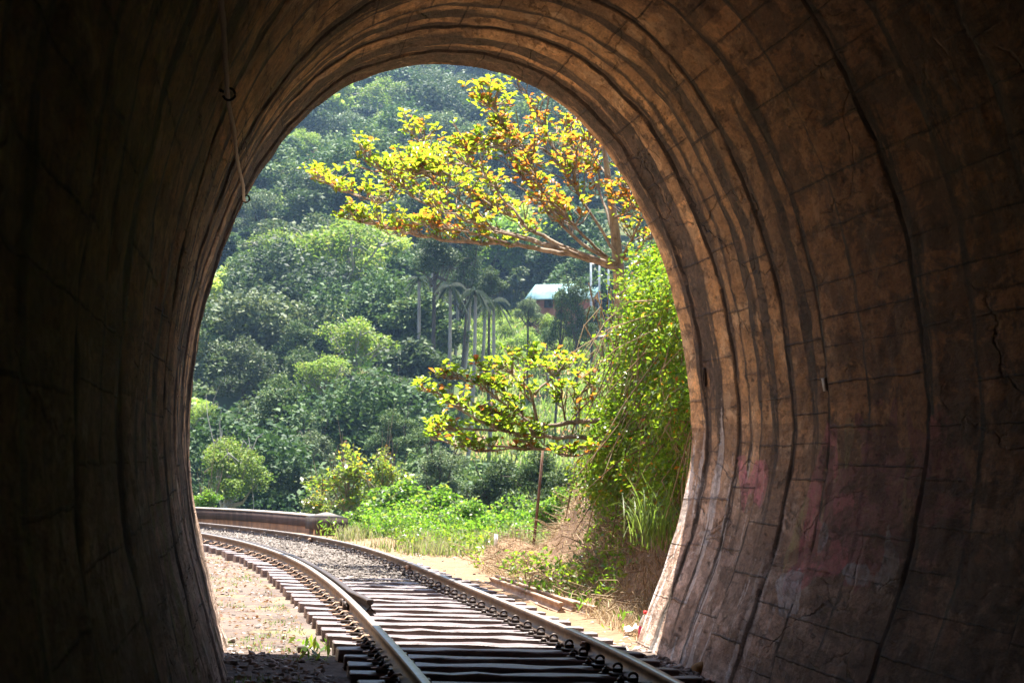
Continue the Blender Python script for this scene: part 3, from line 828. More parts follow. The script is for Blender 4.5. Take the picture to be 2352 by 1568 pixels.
# ------------------------------------------------------------------ sleepers
cs = np.concatenate([[0], np.cumsum(np.hypot(np.diff(_xs), np.diff(_ys)))])
s_at = lambda y: np.interp(y, _ys, cs)
pos_s = np.arange(s_at(9.8), s_at(46.5), 0.665)
SL_L, SL_W, SL_H = 2.72, 0.245, 0.15


def sleeper_mesh(seed):
    r = np.random.default_rng(seed)
    b = bmesh.new()
    bmesh.ops.create_cube(b, size=1)
    for v in b.verts: v.co = Vector((v.co.x * SL_L, v.co.y * SL_W, v.co.z * SL_H - SL_H / 2))
    bmesh.ops.subdivide_edges(b, edges=[e for e in b.edges if abs((e.verts[0].co - e.verts[1].co).x) > 1], cuts=13)
    for v in b.verts:
        x = v.co.x
        v.co.y += 0.006 * math.sin(x * 2.1 + seed) + r.normal(0, 0.004)
        v.co.z += r.normal(0, 0.004) - (0.010 * r.random() if v.co.z > -0.01 else 0)
        if abs(x) > SL_L / 2 - 0.01: v.co.x += r.normal(0, 0.006)
    bmesh.ops.bevel(b, geom=[e for e in b.edges if e.calc_length() > 0 and len(e.link_faces) == 2 and e.calc_face_angle() > 0.7], offset=0.009, segments=1, affect='EDGES')
    me = bpy.data.meshes.new('sleeper'); b.to_mesh(me); b.free(); me.materials.append(M['timber']); return me


sl_meshes = [sleeper_mesh(i) for i in range(6)]
G2 = 0.873


def plate_part(): b = MB(); b.box((0, 0, 0.006), (0.34, 0.19, 0.020)); return b.build('baseplate', M['iron'])


def clip_part():   # ring-shaped spring clip standing on the plate
    b = MB(); th = np.linspace(-0.5, math.pi + 0.5, 13)
    b.tube(np.stack([0.034 * np.cos(th), 0 * th, 0.040 + 0.034 * np.sin(th)], 1), 0.0115, 6)
    b.box((0, 0, 0.022), (0.075, 0.05, 0.03)); return b.build('spring_clip', M['iron'])


def bolt_part():
    b = MB()
    b.tube([(0, 0, 0.012), (0, 0, 0.024)], 0.052, 6); b.tube([(0, 0, 0.024), (0, 0, 0.050), (0, 0, 0.060)], [0.030, 0.027, 0.014], 8)
    b.tube([(0, 0, 0.055), (0, 0, 0.072)], 0.013, 6); return b.build('bolt', M['iron'])


def bent_part():   # bent holding plate outside the left rail
    b = MB(); P = [(-0.10, 0.004), (-0.03, 0.006), (0.0, 0.034), (0.05, 0.036), (0.06, 0.030)]
    for i in range(len(P) - 1):
        a, c = np.array(P[i]), np.array(P[i + 1]); h = 0.045
        V = [(a[0], -h, a[1]), (c[0], -h, c[1]), (c[0], h, c[1]), (a[0], h, a[1])]
        V2 = [(v[0], v[1], v[2] + 0.012) for v in V]
        b.add(V + V2, [(0, 3, 2, 1), (4, 5, 6, 7), (0, 1, 5, 4), (1, 2, 6, 5), (2, 3, 7, 6), (3, 0, 4, 7)])
    return b.build('clip_plate', M['oldrail'])


protos = [plate_part(), clip_part(), bolt_part(), bent_part()]
pl, clp, blt, bnt = protos
for i, s in enumerate(pos_s):
    y = np.interp(s, cs, _ys); x = np.interp(s, cs, _xs)
    sl = np.interp(y, _ys, _slope)
    ang = math.atan(-sl) + rng.normal(0, 0.006) - 0.006
    yl = yr = y
    o = bpy.data.objects.new('sleeper', sl_meshes[i % 6]); CL.objects.link(o)
    sunk = 0.0
    x, y = x + .09 * math.cos(ang), y + .09 * math.sin(ang)
    o.location = (x, y, RB_Z - 0.012 + rng.normal(0, 0.003)); o.rotation_euler = (0, 0, ang)
    if i % 2: o.scale.x = 1.0 + rng.normal(0, 0.02)
    if y < 18.4: tag(o, 'weathered timber sleeper in the shade inside the tunnel mouth', 'sleeper', 'sleepers in the tunnel shade')
    elif y < 27: tag(o, 'sunlit pinkish timber sleeper lying bare between the two rails', 'sleeper', 'bare sunlit sleepers')
    else: tag(o, 'sunlit timber sleeper with its middle buried in pale ballast', 'sleeper', 'ballasted sleepers on the bend')
    # rail positions along this sleeper
    dv = np.array([math.cos(ang), math.sin(ang)])
    def along(fn):
        k = 0.0
        for _ in range(4):
            yy = y + k * dv[1]; k = (fn(yy) - x) / dv[0]
        return k
    kl, kr = along(XL), along(XR)
    first = i == 0
    def put(part, lx, ly, lz=0.014, rz=0.0):
        c = part.copy(); CL.objects.link(c); c.parent = o; c.location = (lx, ly, lz); c.rotation_euler = (0, 0, rz)
    put(pl, kl, 0, 0.004); put(pl, kr, 0, 0.004)
    put(clp, kr - 0.10, 0.02, 0.016, rng.normal(0, 0.15)); put(blt, kr - 0.205, -0.03, 0.0, rng.random())
    put(bnt, kl - 0.105, 0.01, 0.012); put(blt, kl - 0.12, 0.06, 0.012, rng.random())
for p_ in protos: bpy.data.objects.remove(p_)

# ------------------------------------------------------------------ stones, litter (uncountable)
ICO_V = None
bm_ = bmesh.new(); bmesh.ops.create_icosphere(bm_, subdivisions=1, radius=1)
ICO_V = np.array([v.co[:] for v in bm_.verts]); ICO_F = np.array([[v.index for v in f.verts] for f in bm_.faces]); bm_.free()


def stones(name, P, size, mat, seed, label, flatn=0.65):
    r = np.random.default_rng(seed); n_ = len(P)
    V = ICO_V[None] * (1 + r.normal(0, 0.30, (n_, 12, 1)))
    sc = size[:, None, None] * np.stack([r.uniform(.7, 1.3, n_), r.uniform(.7, 1.3, n_), r.uniform(.6, 1.1, n_) * flatn], 1)[:, None]
    V = V * sc
    a = r.uniform(0, 6.28, n_); c, s = np.cos(a), np.sin(a)
    t_ = r.normal(0, .35, n_)
    V[..., 2] += V[..., 0] * t_[:, None]
    X = V[..., 0] * c[:, None] - V[..., 1] * s[:, None]; Y = V[..., 0] * s[:, None] + V[..., 1] * c[:, None]
    V = np.stack([X, Y, V[..., 2]], -1) + P[:, None]
    F = (ICO_F[None] + (np.arange(n_) * 12)[:, None, None]).reshape(-1, 3)
    var = np.repeat(r.random(n_), 20)
    return tag(mesh_np(name, V.reshape(-1, 3), None, F, mat, False, fattrs={'var': var}), label, kind='stuff')


def scatter(n_, x0, x1, y0, y1, keep, zoff=0.0):
    x = rng.uniform(x0, x1, n_); y = rng.uniform(y0, y1, n_)
    k = keep(x, y); x, y = x[k], y[k]
    return np.stack([x, y, height(x, y) + zoff], 1)


P = scatter(60000, -9.5, 1.2, 23, 45, lambda x, y: (np.abs(lat(x, y)) < 0.80) & (rng.random(len(x)) < sstep(22.5, 27, y)))
P[:, 2] += 0.004
stones('ballast', P, rng.uniform(.014, .036, len(P)), M['palestone'], 1, 'pale crushed ballast filling the track between the rails')
P = scatter(52000, -6, 3.2, 9, 45, lambda x, y: (((lat(x, y) > 1.42) & (lat(x, y) < 3.2) & (rng.random(len(x)) < sstep(21.0, 18.5, y) + .03)) | ((lat(x, y) < -1.40) & (lat(x, y) > -3.5) & (rng.random(len(x)) < 0.10 + 0.55 * sstep(19.5, 17, y)))))
stones('rubble', P, rng.uniform(.010, .034, len(P)) * (1 + 0.25 * (P[:, 1] < 19.5)), M['stone'], 2, 'loose dark stones on the ground beside the sleepers')
P = scatter(5000, -3, 2.6, 9, 24, lambda x, y: (np.abs(lat(x, y)) < 1.25))
stones('rubble', P, rng.uniform(.012, .035, len(P)), M['stone'], 3, 'dark stones lying in the gaps between the sleepers')


def leaf_geo(C, size, r, upb=0.6, aspect=0.5, fold=0.0, dirs=None):
    """rhombus leaves: returns V, F"""
    n_ = len(C)
    nrm = r.normal(0, 1, (n_, 3)); nrm[:, 2] += upb * 2; nrm /= np.linalg.norm(nrm, axis=1)[:, None]
    a = r.normal(0, 1, (n_, 3)) if dirs is None else dirs + r.normal(0, .25, (n_, 3))
    a -= (a * nrm).sum(1)[:, None] * nrm; a /= np.linalg.norm(a, axis=1)[:, None] + 1e-9
    b = np.cross(nrm, a)
    L_ = np.asarray(size)[:, None] if np.ndim(size) else size
    V = np.stack([C - a * L_ * .5, C + b * L_ * aspect * .5 + a * L_ * .05 + nrm * L_ * fold, C + a * L_ * .5, C - b * L_ * aspect * .5 + a * L_ * .05 + nrm * L_ * fold], 1)
    F = np.arange(n_ * 4).reshape(-1, 4)
    return V.reshape(-1, 3), F


def blades(P, H, r, lean=0.5, wid=0.012, nseg=2, curl=0.5):
    """grass blades: bent strips"""
    n_ = len(P); a = r.uniform(0, 6.28, n_)
    d = np.stack([np.cos(a), np.sin(a), 0 * a], 1); sd_ = np.stack([-np.sin(a), np.cos(a), 0 * a], 1)
    ln = lean * r.uniform(.3, 1.3, n_)
    Vs = []
    for k in range(nseg + 1):
        t_ = k / nseg
        c = P + d * (H * ln * t_ ** (1 + curl))[:, None] + np.array([0, 0, 1.0]) * (H * t_ * np.sqrt(np.clip(1 - (ln * t_) ** 2 * 0.7, .05, 1)))[:, None]
        w_ = wid * (1 - 0.85 * t_)
        Vs += [c - sd_ * w_, c + sd_ * w_]
    V = np.stack(Vs, 1); m = 2 * (nseg + 1)
    base = np.array([(2 * k, 2 * k + 1, 2 * k + 3, 2 * k + 2) for k in range(nseg)])
    F = (base[None] + (np.arange(n_) * m)[:, None, None]).reshape(-1, 4)
    return V.reshape(-1, 3), F, nseg


# fallen leaves on the left
P = scatter(20000, -9, 0.5, 12, 44, lambda x, y: (lat(x, y) < -1.35) & (lat(x, y) > -3.4) & (rng.random(len(x)) < 0.75), 0.012)
V, F = leaf_geo(P, rng.uniform(.025, .075, len(P)), np.random.default_rng(5), 1.4, 0.6, 0.12)
tag(mesh_np('leaf_litter', V, F, None, M['dryleaf'], fattrs={'var': rng.random(len(P))}), 'brown fallen leaves scattered over the soil left of the track', kind='stuff')

# ------------------------------------------------------------------ parapet of the bridge
pa = gnd(733, 1230, 0.02)
top_pts = [(775, 1190), (735, 1186), (680, 1180), (600, 1174), (520, 1170), (455, 1167)]
YP = pa[1]
H_P = 0.0


def par_line():
    yy = np.linspace(YP - 0.2, YP + 9.0, 24)
    # runs outside the right rail, following the bend
    p0 = at(740, 1188, YP); pts = []
    for a, b in ((740, 1187), (680, 1180), (600, 1174.5), (520, 1170.5), (440, 1167), (330, 1163.5)):
        pts.append((a, b))
    return pts


ZT = at(740, 1187, YP)[2]
pl_pts = np.array([gnd(a, b, ZT) for a, b in par_line()])
q_ = np.polyfit(pl_pts[:, 0], pl_pts[:, 1], 2)
px_ = np.linspace(pl_pts[0, 0], pl_pts[0, 0] - 9, 40)
pll = np.stack([px_, np.polyval(q_, px_), 0 * px_], 1)
par = empty('parapet', tuple(pll[0]))
tag(par, 'low brown masonry parapet of the bridge with a dark capped end pier', 'parapet')


def par_mat(name, base, dark):
    m, t, out = newmat(name); n = N(t)
    pos = n.geo()
    sp = n.new('ShaderNodeSeparateXYZ'); n.put(sp.inputs[0], pos)
    st_ = n.noise(n.combine(n.math('MULTIPLY', sp.outputs[0], 5.0), n.math('MULTIPLY', sp.outputs[1], 5.0), n.math('MULTIPLY', sp.outputs[2], 0.7)), 1.5, 6, .65)
    bl = n.noise(pos, 3, 6, .6)
    col = n.mix(n.ramp(bl, (.35, .65)), base, tuple(c * .7 for c in base))
    col = n.mix(n.math('MULTIPLY', n.ramp(st_, (.42, .62)), .8), col, dark)
    zz = n.math('FRACT', n.math('DIVIDE', n.math('SUBTRACT', sp.outputs[2], 0.02), 0.16))
    ln = n.ramp(n.math('ABSOLUTE', n.math('SUBTRACT', zz, .5)), (.05, .0))
    col = n.mix(n.math('MULTIPLY', ln, .5), col, dark)
    n.put(out.inputs[0], n.bsdf(col, .9, .2, 0, n.bump(n.math('ADD', bl, st_), .25, .01)).outputs[0]); return m


zt = ZT
prof_body = np.array([(-.20, -.3), (.20, -.3), (.20, zt - .235), (-.20, zt - .235)])
prof_cop = np.array([(-.212, zt - .235), (.212, zt - .235), (.212, zt), (-.212, zt)])
under(sweep(pll, prof_body, par_mat('parapet_body', (.40, .20, .095), (.17, .095, .055)), 'wall_body'), par)
under(sweep(pll, prof_cop, par_mat('parapet_coping', (.085, .055, .047), (.035, .026, .022)), 'coping'), par)
under(sweep(pll, np.array([(-.225, zt + .002), (.225, zt + .002), (.225, zt + .028), (-.225, zt + .028)]), simple_mat('parapet_top', (.30, .26, .23), (.42, .37, .33), 4, .9, .2), 'top_slab'), par)
tt = pll[0] - pll[1]; tt /= np.linalg.norm(tt); an = math.atan2(tt[1], tt[0])
rot = [[math.cos(an), -math.sin(an), 0], [math.sin(an), math.cos(an), 0], [0, 0, 1]]
b = MB(); c = pll[0] + tt * 0.22
b.box((c[0], c[1], (zt - .27 - .3) / 2), (.58, .58, zt - .27 + .3), rot); under(b.build('pier', par_mat('pier_body', (.20, .10, .045), (.06, .04, .025))), par)
b = MB(); b.box((c[0], c[1], zt - .135), (.72, .72, .265), rot)
under(b.build('pier_cap', par_mat('pier_cap', (.075, .055, .045), (.03, .025, .02))), par)
b = MB(); b.box((c[0], c[1], zt + .055), (.72, .72, .11), rot, taper=.10); under(b.build('cap_top', simple_mat('cap_top_stone', (.15, .13, .12), (.22, .20, .18), 6, .9, .2)), par)

# ------------------------------------------------------------------ trees
def crown_points(lobes, n_, r, shell=0.55, topb=0.25):
    """points spread through a union of ellipsoid lobes, denser to the outside and the top"""
    vol = np.array([l[3] * l[3] * l[4] for l in lobes]) ** 0.75; vol /= vol.sum()
    k = r.choice(len(lobes), n_, p=vol)
    Lb = np.array(lobes)[k]
    d = r.normal(0, 1, (n_, 3)); d[:, 2] += topb; d /= np.linalg.norm(d, axis=1)[:, None]
    rad = (shell + (1 - shell) * r.random(n_)) * (0.93 + 0.14 * r.random(n_))
    ph = Lb[:, 0] * 3.1 + Lb[:, 1] * 1.7
    lump = 1 + 0.16 * np.sin(d[:, 0] * 6 + ph) * np.sin(d[:, 1] * 6 + ph * 2) + 0.12 * np.sin(d[:, 2] * 7 + ph)
    return Lb[:, :3] + d * (rad * lump)[:, None] * np.stack([Lb[:, 3], Lb[:, 3], Lb[:, 4]], 1)


def make_lobes(R_, H_, k, r, squash=.75):
    L_ = []
    for i in range(k):
        a = r.uniform(0, 6.28); q = R_ * math.sqrt(r.random()) * .78
        z = r.uniform(-.42, .42) * H_ * (1 - .35 * q / R_)
        s_ = R_ * r.uniform(.26, .46)
        L_.append((q * math.cos(a), q * math.sin(a), z, s_, s_ * squash))
    L_.append((0, 0, H_ * .30, R_ * .45, R_ * .42)); L_.append((0, 0, -H_ * .05, R_ * .55, R_ * .5))
    return L_


def tree_parts(seed, R_, H_, nl, n_leaf, leaf, mat, tmat, below=6.0, shell=.55, aspect=.55, limbs=True, upb=.9, trad=None, sg=.2):
    """crown centred on the origin, trunk going down by `below`"""
    r = np.random.default_rng(seed)
    lobes = make_lobes(R_, H_, nl, r)
    C = crown_points(lobes, n_leaf, r, shell)
    V, F = leaf_geo(C, r.uniform(.6, 1.4, n_leaf) * leaf, r, upb, aspect, .1)
    var = np.clip(r.normal(.45, .28, n_leaf) + .25 * (C[:, 2] / H_), 0, 1)
    crown = mesh_np('crown', V, F, None, mat, fattrs={'var': var})
    b = MB(); tr_ = trad or R_ * .075
    base = np.array([r.normal(0, .25), r.normal(0, .25), -below])
    fork = np.array([0, 0, -H_ * .33])
    mid = (base + fork) / 2 + r.normal(0, .12, 3) * R_ * .3
    b.tube([base, mid, fork, (0, 0, H_ * .18)], [tr_ * 1.25, tr_, tr_ * .8, tr_ * .3], 7)
    if limbs:
        for l in lobes[:nl]:
            e = np.array(l[:3]); m_ = fork * .55 + e * .45 + np.array([0, 0, -.08 * R_]) + r.normal(0, .06, 3) * R_
            b.tube([fork + np.array([0, 0, r.uniform(-.1, .25) * H_]) * .5, m_, e + np.array([0, 0, l[4] * .2])], [tr_ * .5, tr_ * .32, tr_ * .12], 5, cap=False)
            for _ in range(3):
                e2 = e + r.normal(0, 1, 3) * l[3] * .75
                b.tube([m_ * .3 + e * .7, (e + e2) / 2 + r.normal(0, .04, 3) * R_, e2], [tr_ * .2, tr_ * .13, tr_ * .05], 4, cap=False)
    trunk = b.build('trunk', tmat, smooth=True)
    return trunk, crown


def drop(objs):
    for o in objs: bpy.data.objects.remove(o)


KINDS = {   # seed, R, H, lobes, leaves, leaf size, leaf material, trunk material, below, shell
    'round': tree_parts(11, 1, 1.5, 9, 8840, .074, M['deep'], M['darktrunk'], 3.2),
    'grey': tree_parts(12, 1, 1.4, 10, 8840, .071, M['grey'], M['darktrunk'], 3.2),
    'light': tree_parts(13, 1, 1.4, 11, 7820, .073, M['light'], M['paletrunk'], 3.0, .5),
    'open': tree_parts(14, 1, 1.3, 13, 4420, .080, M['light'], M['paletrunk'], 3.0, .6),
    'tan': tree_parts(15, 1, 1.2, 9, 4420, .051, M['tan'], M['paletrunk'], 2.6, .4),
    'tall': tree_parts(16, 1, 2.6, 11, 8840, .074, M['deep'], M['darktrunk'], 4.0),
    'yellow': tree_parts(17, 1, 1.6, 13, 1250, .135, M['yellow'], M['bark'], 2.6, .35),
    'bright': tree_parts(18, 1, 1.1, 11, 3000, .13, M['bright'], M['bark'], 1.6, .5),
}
PRO = {}
for k_, (tr_, cr_o) in KINDS.items(): PRO[k_] = (tr_, cr_o)


def plant(kind, name, px, py, wpx, Y, label, cat='tree', group=None, sq=1.0, rz=None):
    """a tree whose crown is centred where the picture shows it, standing on the terrain below"""
    p = at(px, py, Y); R_ = wpx / 2 * Y / F_D
    g = hz(p[0], p[1])
    o = empty(name, (p[0], p[1], g), rng.uniform(0, 6.28) if rz is None else rz)
    tag(o, label, cat, group)
    tr_, cr_o = PRO[kind]
    h = p[2] - g
    c = cr_o.copy(); CL.objects.link(c); c.parent = o; c.location = (0, 0, h); c.scale = (R_, R_, R_ * sq)
    t_ = tr_.copy(); CL.objects.link(t_); t_.parent = o; t_.location = (0, 0, h); t_.scale = (R_, R_, max(R_ * sq, (h + .3) / 3.0))
    return o


FT_ = 'trees on the wooded hillside'
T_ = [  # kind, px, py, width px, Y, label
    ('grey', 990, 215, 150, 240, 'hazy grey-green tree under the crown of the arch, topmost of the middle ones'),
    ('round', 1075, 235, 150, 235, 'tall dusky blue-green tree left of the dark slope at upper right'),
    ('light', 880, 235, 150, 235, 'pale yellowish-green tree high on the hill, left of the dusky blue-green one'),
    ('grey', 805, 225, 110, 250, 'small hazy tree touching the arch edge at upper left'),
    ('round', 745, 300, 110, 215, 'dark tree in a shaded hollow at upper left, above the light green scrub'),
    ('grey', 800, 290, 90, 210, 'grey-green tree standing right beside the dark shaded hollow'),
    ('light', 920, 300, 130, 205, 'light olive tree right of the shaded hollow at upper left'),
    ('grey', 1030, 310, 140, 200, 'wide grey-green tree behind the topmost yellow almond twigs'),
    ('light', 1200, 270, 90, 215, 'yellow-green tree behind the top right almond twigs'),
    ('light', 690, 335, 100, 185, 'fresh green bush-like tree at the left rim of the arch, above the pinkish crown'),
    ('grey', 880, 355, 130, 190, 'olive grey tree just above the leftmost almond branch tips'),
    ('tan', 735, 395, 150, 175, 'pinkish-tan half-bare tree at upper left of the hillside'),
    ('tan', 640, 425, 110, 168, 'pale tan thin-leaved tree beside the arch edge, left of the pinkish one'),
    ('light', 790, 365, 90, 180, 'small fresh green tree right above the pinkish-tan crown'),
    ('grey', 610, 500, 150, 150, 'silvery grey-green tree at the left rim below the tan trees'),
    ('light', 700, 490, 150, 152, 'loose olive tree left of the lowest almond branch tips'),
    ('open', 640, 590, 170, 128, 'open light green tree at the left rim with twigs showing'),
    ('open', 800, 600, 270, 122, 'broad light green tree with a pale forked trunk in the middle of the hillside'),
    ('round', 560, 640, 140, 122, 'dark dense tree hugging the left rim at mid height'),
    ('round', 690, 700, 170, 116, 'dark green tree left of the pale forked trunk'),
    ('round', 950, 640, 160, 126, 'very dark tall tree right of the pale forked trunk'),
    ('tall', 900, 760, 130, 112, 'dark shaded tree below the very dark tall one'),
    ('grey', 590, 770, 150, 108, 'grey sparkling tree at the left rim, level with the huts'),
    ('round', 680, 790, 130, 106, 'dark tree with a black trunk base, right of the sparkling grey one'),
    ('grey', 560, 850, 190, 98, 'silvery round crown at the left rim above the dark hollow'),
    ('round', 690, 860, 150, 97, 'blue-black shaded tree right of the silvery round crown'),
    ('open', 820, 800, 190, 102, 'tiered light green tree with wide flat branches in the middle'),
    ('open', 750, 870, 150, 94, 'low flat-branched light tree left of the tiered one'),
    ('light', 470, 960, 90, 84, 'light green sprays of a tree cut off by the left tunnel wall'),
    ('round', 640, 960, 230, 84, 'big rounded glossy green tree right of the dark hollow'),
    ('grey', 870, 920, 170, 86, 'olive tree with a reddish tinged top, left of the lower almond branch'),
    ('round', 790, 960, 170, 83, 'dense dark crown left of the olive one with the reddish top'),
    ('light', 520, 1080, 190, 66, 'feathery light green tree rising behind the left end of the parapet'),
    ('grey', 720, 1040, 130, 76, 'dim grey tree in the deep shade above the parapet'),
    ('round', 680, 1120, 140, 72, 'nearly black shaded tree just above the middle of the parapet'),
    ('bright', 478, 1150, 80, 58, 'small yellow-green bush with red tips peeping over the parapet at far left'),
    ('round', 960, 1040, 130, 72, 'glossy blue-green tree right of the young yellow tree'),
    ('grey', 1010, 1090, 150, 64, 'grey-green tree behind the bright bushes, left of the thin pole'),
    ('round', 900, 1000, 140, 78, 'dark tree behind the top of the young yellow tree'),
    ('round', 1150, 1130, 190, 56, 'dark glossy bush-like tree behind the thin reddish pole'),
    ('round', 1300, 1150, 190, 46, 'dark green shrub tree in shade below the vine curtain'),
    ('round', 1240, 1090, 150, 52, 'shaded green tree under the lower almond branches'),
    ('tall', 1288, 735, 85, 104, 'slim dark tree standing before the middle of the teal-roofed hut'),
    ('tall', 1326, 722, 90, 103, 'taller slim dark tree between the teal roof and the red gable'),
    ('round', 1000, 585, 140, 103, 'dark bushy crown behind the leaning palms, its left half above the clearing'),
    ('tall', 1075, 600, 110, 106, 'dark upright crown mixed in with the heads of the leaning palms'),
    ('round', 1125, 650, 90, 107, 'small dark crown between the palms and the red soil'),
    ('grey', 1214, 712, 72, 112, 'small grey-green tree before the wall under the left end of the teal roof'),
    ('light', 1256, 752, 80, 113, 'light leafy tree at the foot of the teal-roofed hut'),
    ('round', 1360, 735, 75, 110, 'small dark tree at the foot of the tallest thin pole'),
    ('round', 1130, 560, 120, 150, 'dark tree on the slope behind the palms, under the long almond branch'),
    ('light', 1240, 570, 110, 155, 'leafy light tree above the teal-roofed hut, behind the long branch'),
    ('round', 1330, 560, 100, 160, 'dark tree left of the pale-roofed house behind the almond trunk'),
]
for k_, px, py, wp, Y, lb in T_:
    plant(k_, 'hillside_tree', px, py, wp, Y, lb, 'tree', FT_, 1.5 if k_ == 'tall' else 1.0)

# young yellow-green tree by the parapet
plant('yellow', 'young_tree', 800, 1105, 200, 51, 'young yellow-green tree with open crown right behind the parapet pier', sq=1.0)
plant('yellow', 'young_tree', 735, 1165, 110, 50, 'low yellow-green sapling leaning over the end of the parapet', sq=.8)
plant('yellow', 'young_tree', 880, 1090, 130, 51.5, 'slender yellow-green sapling right of the young open tree, topmost of the three', sq=1.15)
SH = 'bright green bushes beyond the path'
for px, py, wp, Y, sq, lb in (
    (930, 1185, 170, 47.5, .9, 'large bright green bush left of the thin reddish pole'),
    (1010, 1190, 150, 46.5, .9, 'bright green bush in the middle of the row beyond the path'),
    (850, 1205, 110, 47, .8, 'low bright bush just right of the parapet pier'),
    (1085, 1200, 120, 45, .8, 'bright leafy bush close to the left of the thin pole'),
    (1270, 1195, 110, 42, .9, 'fresh green bush right of the thin pole'),
    (790, 1215, 70, 45.5, .7, 'small bush sprouting against the foot of the parapet pier'),
    (1340, 1170, 130, 38, .9, 'bright green bush at the foot of the vine curtain'),
    (1440, 1140, 130, 31, .9, 'leafy green bush under the vine curtain, above the dry grass')):
    plant('bright', 'bush', px, py - wp * .10, wp * 1.18, Y, lb, 'bush', SH, sq * 1.1)

# the rest of the wood, one mass
def forest(name, n_, seed, label, kinds, keep, size, leafn):
    r = np.random.default_rng(seed)
    Vs, vs, ms = [], [], []
    out = []
    for i in range(n_):
        for _ in range(30):
            Y = r.uniform(62, 330) ** 1.0; x = r.uniform(-.185, .10) * Y * 1.08
            if keep(x, Y): break
        else: continue
        out.append((x, Y))
    for (x, Y) in out:
        R_ = r.uniform(*size) * (.8 + Y / 500) * r.choice([.75, 1, 1, 1.35]); g = hz(x, Y); H_ = R_ * r.choice([.9, 1.3, 1.9])
        if 1176 + F_D * x / Y > 1000 and Y < 94: R_ = min(R_, 1.5); H_ = R_
        lobes = make_lobes(R_, H_, 11, r, r.uniform(.45, .85))
        nl = int(leafn * min(1.3, (110 / Y) ** .5))
        C = crown_points(lobes, nl, r, .5) + np.array([x, Y, g + R_ * r.uniform(.7, 1.5)])
        V, F = leaf_geo(C, r.uniform(.6, 1.4, nl) * (.165 + .0012 * Y), r, .9, .6, .1)
        Vs.append(V); vs.append(np.clip(r.normal(r.uniform(.2, .75), .18, nl), 0, 1))
    V = np.vstack(Vs); F = np.arange(len(V)).reshape(-1, 4)
    tag(mesh_np(name, V, F, None, M[kinds], fattrs={'var': np.concatenate(vs)}), label, kind='stuff')


def clear_zone(x, Y):
    px = 1176 + F_D * x / Y
    if 1005 < px and 88 < Y < 128: return False
    if 1330 < px < 1420 and 134 < Y < 162: return False
    return True


forest('forest', 170, 201, 'deep green wood covering the far hillside', 'deep', clear_zone, (1.9, 3.4), 6200)
forest('forest', 150, 202, 'hazy grey-green wood covering the far hillside', 'grey', clear_zone, (1.9, 3.4), 6200)
forest('forest', 70, 203, 'paler light green wood among the darker trees of the hillside', 'light', clear_zone, (1.6, 2.8), 5200)

# ------------------------------------------------------------------ palms
def frond_mesh(seed):
    r = np.random.default_rng(seed); b = MB()
    for k in range(17):
        a = k * 2.4 + r.normal(0, .2); el = r.uniform(-.5, 1.1); L_ = r.uniform(1.1, 1.9)
        d = np.array([math.cos(a), math.sin(a), 0])
        tt_ = np.linspace(0, 1, 8)
        spine = d[None] * (L_ * tt_ * math.cos(el * .6))[:, None] + np.array([0, 0, 1.0]) * (L_ * (tt_ * math.sin(el) - .98 * tt_ ** 2))[:, None]
        sd_ = np.array([-d[1], d[0], 0])
        for i in range(1, 8):
            for s_ in (-1, 1):
                for q in (0, .5):
                    c = spine[i] * (1 - q) + spine[i - 1] * q
                    ll = .50 * (1 - .6 * abs(tt_[i] - .45))
                    tip = c + sd_ * s_ * ll * .5 + d * ll * .3 + np.array([0, 0, -.85 * ll])
                    w_ = d * .07
                    b.add([c - w_, c + w_, tip + w_ * .3, tip - w_ * .3], [(0, 1, 2, 3)], var=float(np.clip(r.normal(.4, .2), 0, 1)))
    return b.build('fronds', M['palm'])


fr0 = frond_mesh(31)
for (xb, yb, xt, yt, Y, lb) in (
    (955, 850, 962, 640, 99, 'dark palm left of the leaning row, half lost in the shade'),
    (1024, 880, 1034, 655, 97, 'palm standing lower than the row, between its first and second trunks'),
    (1078, 890, 1092, 668, 96, 'low palm in front of the most leaning one, with a thin pale trunk'),
    (1128, 850, 1133, 690, 99, 'rightmost low palm before the red soil, with drooping fronds'),
    (1008, 830, 1022, 600, 110, 'slim pale-trunked palm, leftmost of the leaning row left of the huts'),
    (1040, 820, 1052, 610, 112, 'slim palm second from left in the leaning row, with a bright trunk'),
    (1060, 850, 1083, 590, 108, 'most strongly leaning palm of the row left of the huts'),
    (1105, 800, 1113, 640, 114, 'short palm with drooping dark fronds, right end of the row'),
    (985, 820, 992, 580, 116, 'palm with shadowed trunk at the left edge of the palm row'),
    (1254, 720, 1250, 590, 150, 'thin palm behind the teal-roofed hut, with a bluish trunk'),
    (1275, 700, 1277, 630, 146, 'short broad-leaved palm just above the teal roof'),
    (1362, 690, 1362, 615, 152, 'small palm with upright fronds right of the teal roof')):
    p1 = at(xt, yt, Y); p0 = at(xb, yb, Y); p0[2] = min(p0[2], hz(p0[0], p0[1])) - .1
    o = empty('palm_tree', tuple(p0)); tag(o, lb, 'palm', 'slender palms near the huts')
    b = MB(); ts = np.linspace(0, 1, 9)[:, None]; b.tube((p1 - p0)[None] * ts + np.sin(ts * 3.1) * np.array([[.12, 0, 0]]), np.linspace(.11, .075, 9), 7)
    b.build('trunk', M['paletrunk'], o, True)
    f = fr0.copy(); CL.objects.link(f); f.parent = o; f.location = tuple(p1 - p0); f.rotation_euler = (0, 0, rng.uniform(0, 6)); s_ = rng.uniform(.4, .6); f.scale = (s_, s_, s_)
bpy.data.objects.remove(fr0)

